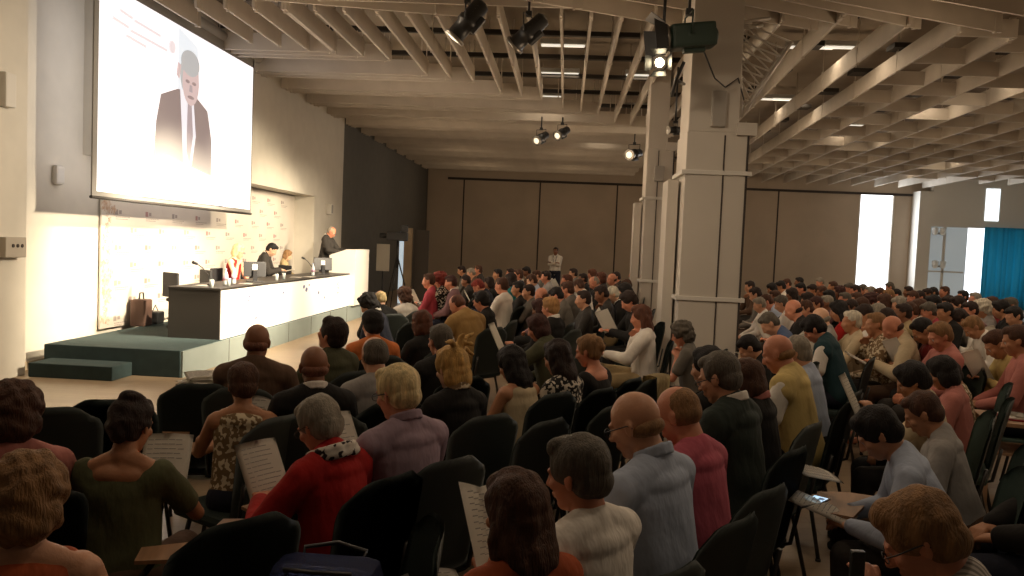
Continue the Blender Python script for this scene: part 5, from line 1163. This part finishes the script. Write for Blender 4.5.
bm = new_bm(); add_box(bm, (-0.175, -0.155, 0.66), (0.175, 0.155, 0.695), 0.008); obj('lid', bm, mat('case_lid', (0.035, 0.033, 0.03), 0.6), t)
for sx in (-1, 1):
    for sy in (-1, 1):
        bm = new_bm(); add_lathe(bm, [(0.02, 0), (0.022, 0.03)], (sx*0.13, sy*0.11, 0), 10); obj('foot', bm, m_blk, t)
bm = new_bm(); add_tube(bm, [(-0.15, -0.165, 0.68), (-0.13, -0.17, 0.50), (-0.03, -0.17, 0.44), (0.04, -0.17, 0.55), (0.02, -0.165, 0.68)], 0.005, 6); o = obj('white_cord', bm, mat('cord_white', (0.6, 0.57, 0.5), 0.6), t)
for k in range(6):
    sheet('paper_sheet', (q.x+0.03*math.sin(k*2.1), 5.9+0.03*math.cos(k*1.3), 0.702+0.014*k), (0.02*math.sin(k), 0.03*math.cos(k*2), 0.2+0.4*math.sin(k*1.7)), 'white paper in the pile on the black case, %s from the bottom' % grp_n[k], sag=0.008, w=0.25, h=0.34, printed=(k == 5), group='pile of papers on the black case')
m_seq = mat('sequins', (0.02, 0.035, 0.13), 0.25, metal=0.6, bump=1.0, bscale=260, var=0.6, vscale=120)
b_ = ec[3]; t = thing('sequinned_bag', 'dark blue sequinned handbag on a chair at the bottom centre', 'bag', local(b_, 0.0, 0.02, 0.468), b_.rotation_euler.z-1.9)
bm = new_bm(); add_box(bm, (-0.19, -0.13, 0), (0.19, 0.13, 0.40), 0.06)
for v in bm.verts: v.co.x *= 1.0-0.35*v.co.z; v.co.y *= 1-0.9*v.co.z
o = obj('bag_body', bm, m_seq, t, smooth=True)
for sy in (-1, 1):
    bm = new_bm(); add_tube(bm, [(-0.09, 0.05*sy, 0.37), (-0.10, 0.09*sy, 0.40), (0, 0.12*sy, 0.41), (0.10, 0.09*sy, 0.40), (0.09, 0.05*sy, 0.37)], 0.007, 6); obj('handle', bm, m_blk, t)
# scarf over a chair back
c = ec[7]; bm = new_bm(); g_ = {}
for i in range(11):
    for j in range(15):
        u = i/10-0.5; v = j/14*2-1
        z = 0.995-0.40*max(0, abs(v)-0.12)**1.05; y = -0.325+(-0.055 if v < 0 else 0.055)*min(1, abs(v)/0.15)
        g_[i, j] = bm.verts.new((u*0.17*(1+0.3*abs(v))+0.05, y+0.012*math.sin(u*22+v*3), z))
for i in range(10):
    for j in range(14): bm.faces.new((g_[i, j], g_[i+1, j], g_[i+1, j+1], g_[i, j+1])).smooth = True
bmesh.ops.solidify(bm, geom=bm.faces[:], thickness=0.008)
o = obj('scarf', bm, mat('scarf_cream', (0.50, 0.40, 0.22), 0.9, bump=0.4, bscale=60)); o.location = c.location; o.rotation_euler = c.rotation_euler
tag(o, 'cream knitted scarf hanging over an empty chair back, before the grey curly hair', 'scarf')
# phone and pen beside the pale blue shirt
pp = [s for s in PL if s['px'] == 884][0]; g = pp['g']; cc = (g.W[1]+g.W[-1])/2+np.array([0.05, 0.16, 0.045]); q = pp['root']+rz_(pp['rot']) @ (cc*pp['sc'])
t = thing('smartphone', 'smartphone with glowing blue-white screen before the pale blue shirt', 'phone', tuple(q), pp['rot']+1.2)
bm = new_bm(); add_box(bm, (-0.039, -0.08, 0), (0.039, 0.08, 0.008), 0.003); obj('phone_body', bm, m_blk, t)
bm = new_bm(); add_box(bm, (-0.033, -0.066, 0.008), (0.033, 0.066, 0.0088)); add_box(bm, (-0.028, -0.05, 0.0088), (0.0, -0.01, 0.0092), mi=1); add_box(bm, (-0.028, 0.01, 0.0088), (0.02, 0.05, 0.0092), mi=1); obj('phone_screen', bm, [mat('phone_glow', (0.5, 0.6, 0.7), 0.3, emit=(0.45, 0.68, 0.9), estr=1.3), mat('phone_icon', (0.2, 0.3, 0.4), 0.3, emit=(0.1, 0.2, 0.35), estr=0.5)], t)
bm = new_bm(); add_tube(bm, [(0, -0.07, 0.006), (0, 0.06, 0.006), (0, 0.075, 0.006)], [0.005, 0.005, 0.001], 8); o = obj('pen', bm, m_blk); o.location = tuple(q+rz_(pp['rot']) @ np.array([-0.10, 0.02, 0.0])); o.rotation_euler = (0, 0, pp['rot']+0.9); tag(o, 'black pen lying beside the glowing smartphone', 'pen')
# wooden desk with red folder at the right edge
q = at(1012, 412, 6.2)
t = thing('side_desk', 'small wooden desk with shelf at the right edge', 'desk', (q.x+0.15, 6.2, 0), R(-15))
m_wd = mat('desk_wood', (0.42, 0.26, 0.15), 0.5, var=0.15, stretch=(8, 1, 1))
bm = new_bm(); add_box(bm, (-0.35, -0.25, 0.68), (0.35, 0.25, 0.71), 0.005); obj('desktop', bm, m_wd, t)
bm = new_bm(); add_box(bm, (-0.33, -0.22, 0.46), (0.33, 0.22, 0.48), 0.004); obj('shelf', bm, m_wd, t)
for sx in (-1, 1):
    bm = new_bm(); add_box(bm, (sx*0.33-0.02, -0.23, 0), (sx*0.33+0.02, 0.23, 0.68), 0.004); obj('side_panel', bm, m_wd, t)
t2 = thing('red_folder', 'bright red folder lying on the wooden desk at the right edge', 'folder', (q.x+0.08, 6.18, 0.711), R(-20))
bm = new_bm(); add_box(bm, (-0.17, -0.12, 0), (0.17, 0.12, 0.012), 0.003); obj('cover', bm, mat('folder_red', (0.35, 0.02, 0.03), 0.5), t2)
bm = new_bm(); add_box(bm, (-0.16, -0.11, 0.012), (0.16, 0.11, 0.022), 0.002); obj('inner_sheets', bm, m_pap, t2)
sheet('paper_sheet', (q.x+0.1, 6.16, 0.745), (0, 0.05, 0.4), 'loose white sheet on top of the red folder', sag=0.008)

sp_ = [s for s in PL if s['px'] == 884][0]; g = sp_['g']
q = sp_['root']+rz_(sp_['rot']) @ (np.array([0.22, 0.62, 0.80])*1.0)
sheet('booklet', tuple(q), (R(8), 0, sp_['rot']+0.5), 'white booklet lying just beyond the smartphone, above its papers', w=0.30, h=0.21, sag=0.015, pages=6, cat='booklet')
t = thing('pocket_recorder', 'small black object held up in the hand at the lower right', 'recorder', tuple([s for s in PL if s['px'] == 932][0]['root']+rz_([s for s in PL if s['px'] == 932][0]['rot']) @ ([s for s in PL if s['px'] == 932][0]['g'].W[-1]*[s for s in PL if s['px'] == 932][0]['sc']+np.array([0.02, 0.03, 0.06]))))
bm = new_bm(); add_box(bm, (-0.018, -0.01, -0.01), (0.018, 0.012, 0.075), 0.005); obj('recorder_body', bm, m_blk, t)
bm = new_bm(); add_box(bm, (-0.012, -0.012, 0.03), (0.012, -0.0095, 0.06), 0.001); obj('display', bm, m_gap, t)

# ------------------------------------------------------------------ light of the hall
wd = bpy.data.worlds.new('world'); scn.world = wd; wd.use_nodes = True
wd.node_tree.nodes['Background'].inputs[0].default_value = (1.0, 0.80, 0.60, 1); wd.node_tree.nodes['Background'].inputs[1].default_value = 0.02
def area(loc, rot, sx, sy, e, color):
    ld = bpy.data.lights.new('area', 'AREA'); ld.shape = 'RECTANGLE'; ld.size = sx; ld.size_y = sy; ld.energy = e; ld.color = color
    o = bpy.data.objects.new('area', ld); COL.objects.link(o); o.location = loc; o.rotation_euler = rot
    return o
# added fill lights without fixtures, below the slats, dimmer over the near seats
def lamp(loc, e, color=(1.0, 0.72, 0.46), rad=0.25):
    ld = bpy.data.lights.new('fill_light', 'POINT'); ld.energy = e; ld.color = color; ld.shadow_soft_size = rad
    o = bpy.data.objects.new('fill_light', ld); COL.objects.link(o); o.location = loc
for x in (-3.6, 0.2, 4.6, 9.0, 13.6):
    for y in (1.5, 6.0, 10.5, 15.5, 21, 27, 32):
        lamp((x, y, 3.9), {1.5: 6, 6.0: 14, 10.5: 21}.get(y, 23)*(1.0 if x < 6 else 0.68))
spot((-2.5, 4.5, 4.7), (1.8, 10.3, 1.9), 430, 44, (1.0, 0.80, 0.58), 1.0, 0.3)  # added spot without a fixture, brightens the main pillar
for x in (-2.5, 1.5, 5.5, 9.5, 13.5):  # added downlights with no visible fixtures, to brighten the audience
    for y in (3.0, 6.5, 10.0, 13.5, 18.0):
        if x == 1.5 and 9 < y < 17: continue
        area((x, y, 4.95), (0, 0, 0), 0.4, 0.4, 14 if y < 4 else (17 if y < 9 else 22), (1.0, 0.78, 0.56))
area(((cx0+XR)/2, YC+0.2, 2.3), (R(-90), 0, 0), 4.5, 4.0, 150, (0.85, 0.93, 1.0))  # added area light hidden behind the curtain so it shines through
# daylight from the far windows
area(((WX0+WX1)/2, YB-0.1, 2.9), (R(-90), 0, 0), 1.6, 3.9, 200, (0.9, 0.95, 1.0))
area((gx1+0.3, YC-0.3, 2.5), (R(-90), 0, 0), 1.0, 3.5, 170, (0.85, 0.93, 1.0))
scn.view_settings.view_transform = 'Standard'; scn.view_settings.look = 'None'
scn.view_settings.exposure = 0.0; scn.view_settings.gamma = 1.0; scn.view_settings.use_curve_mapping = False
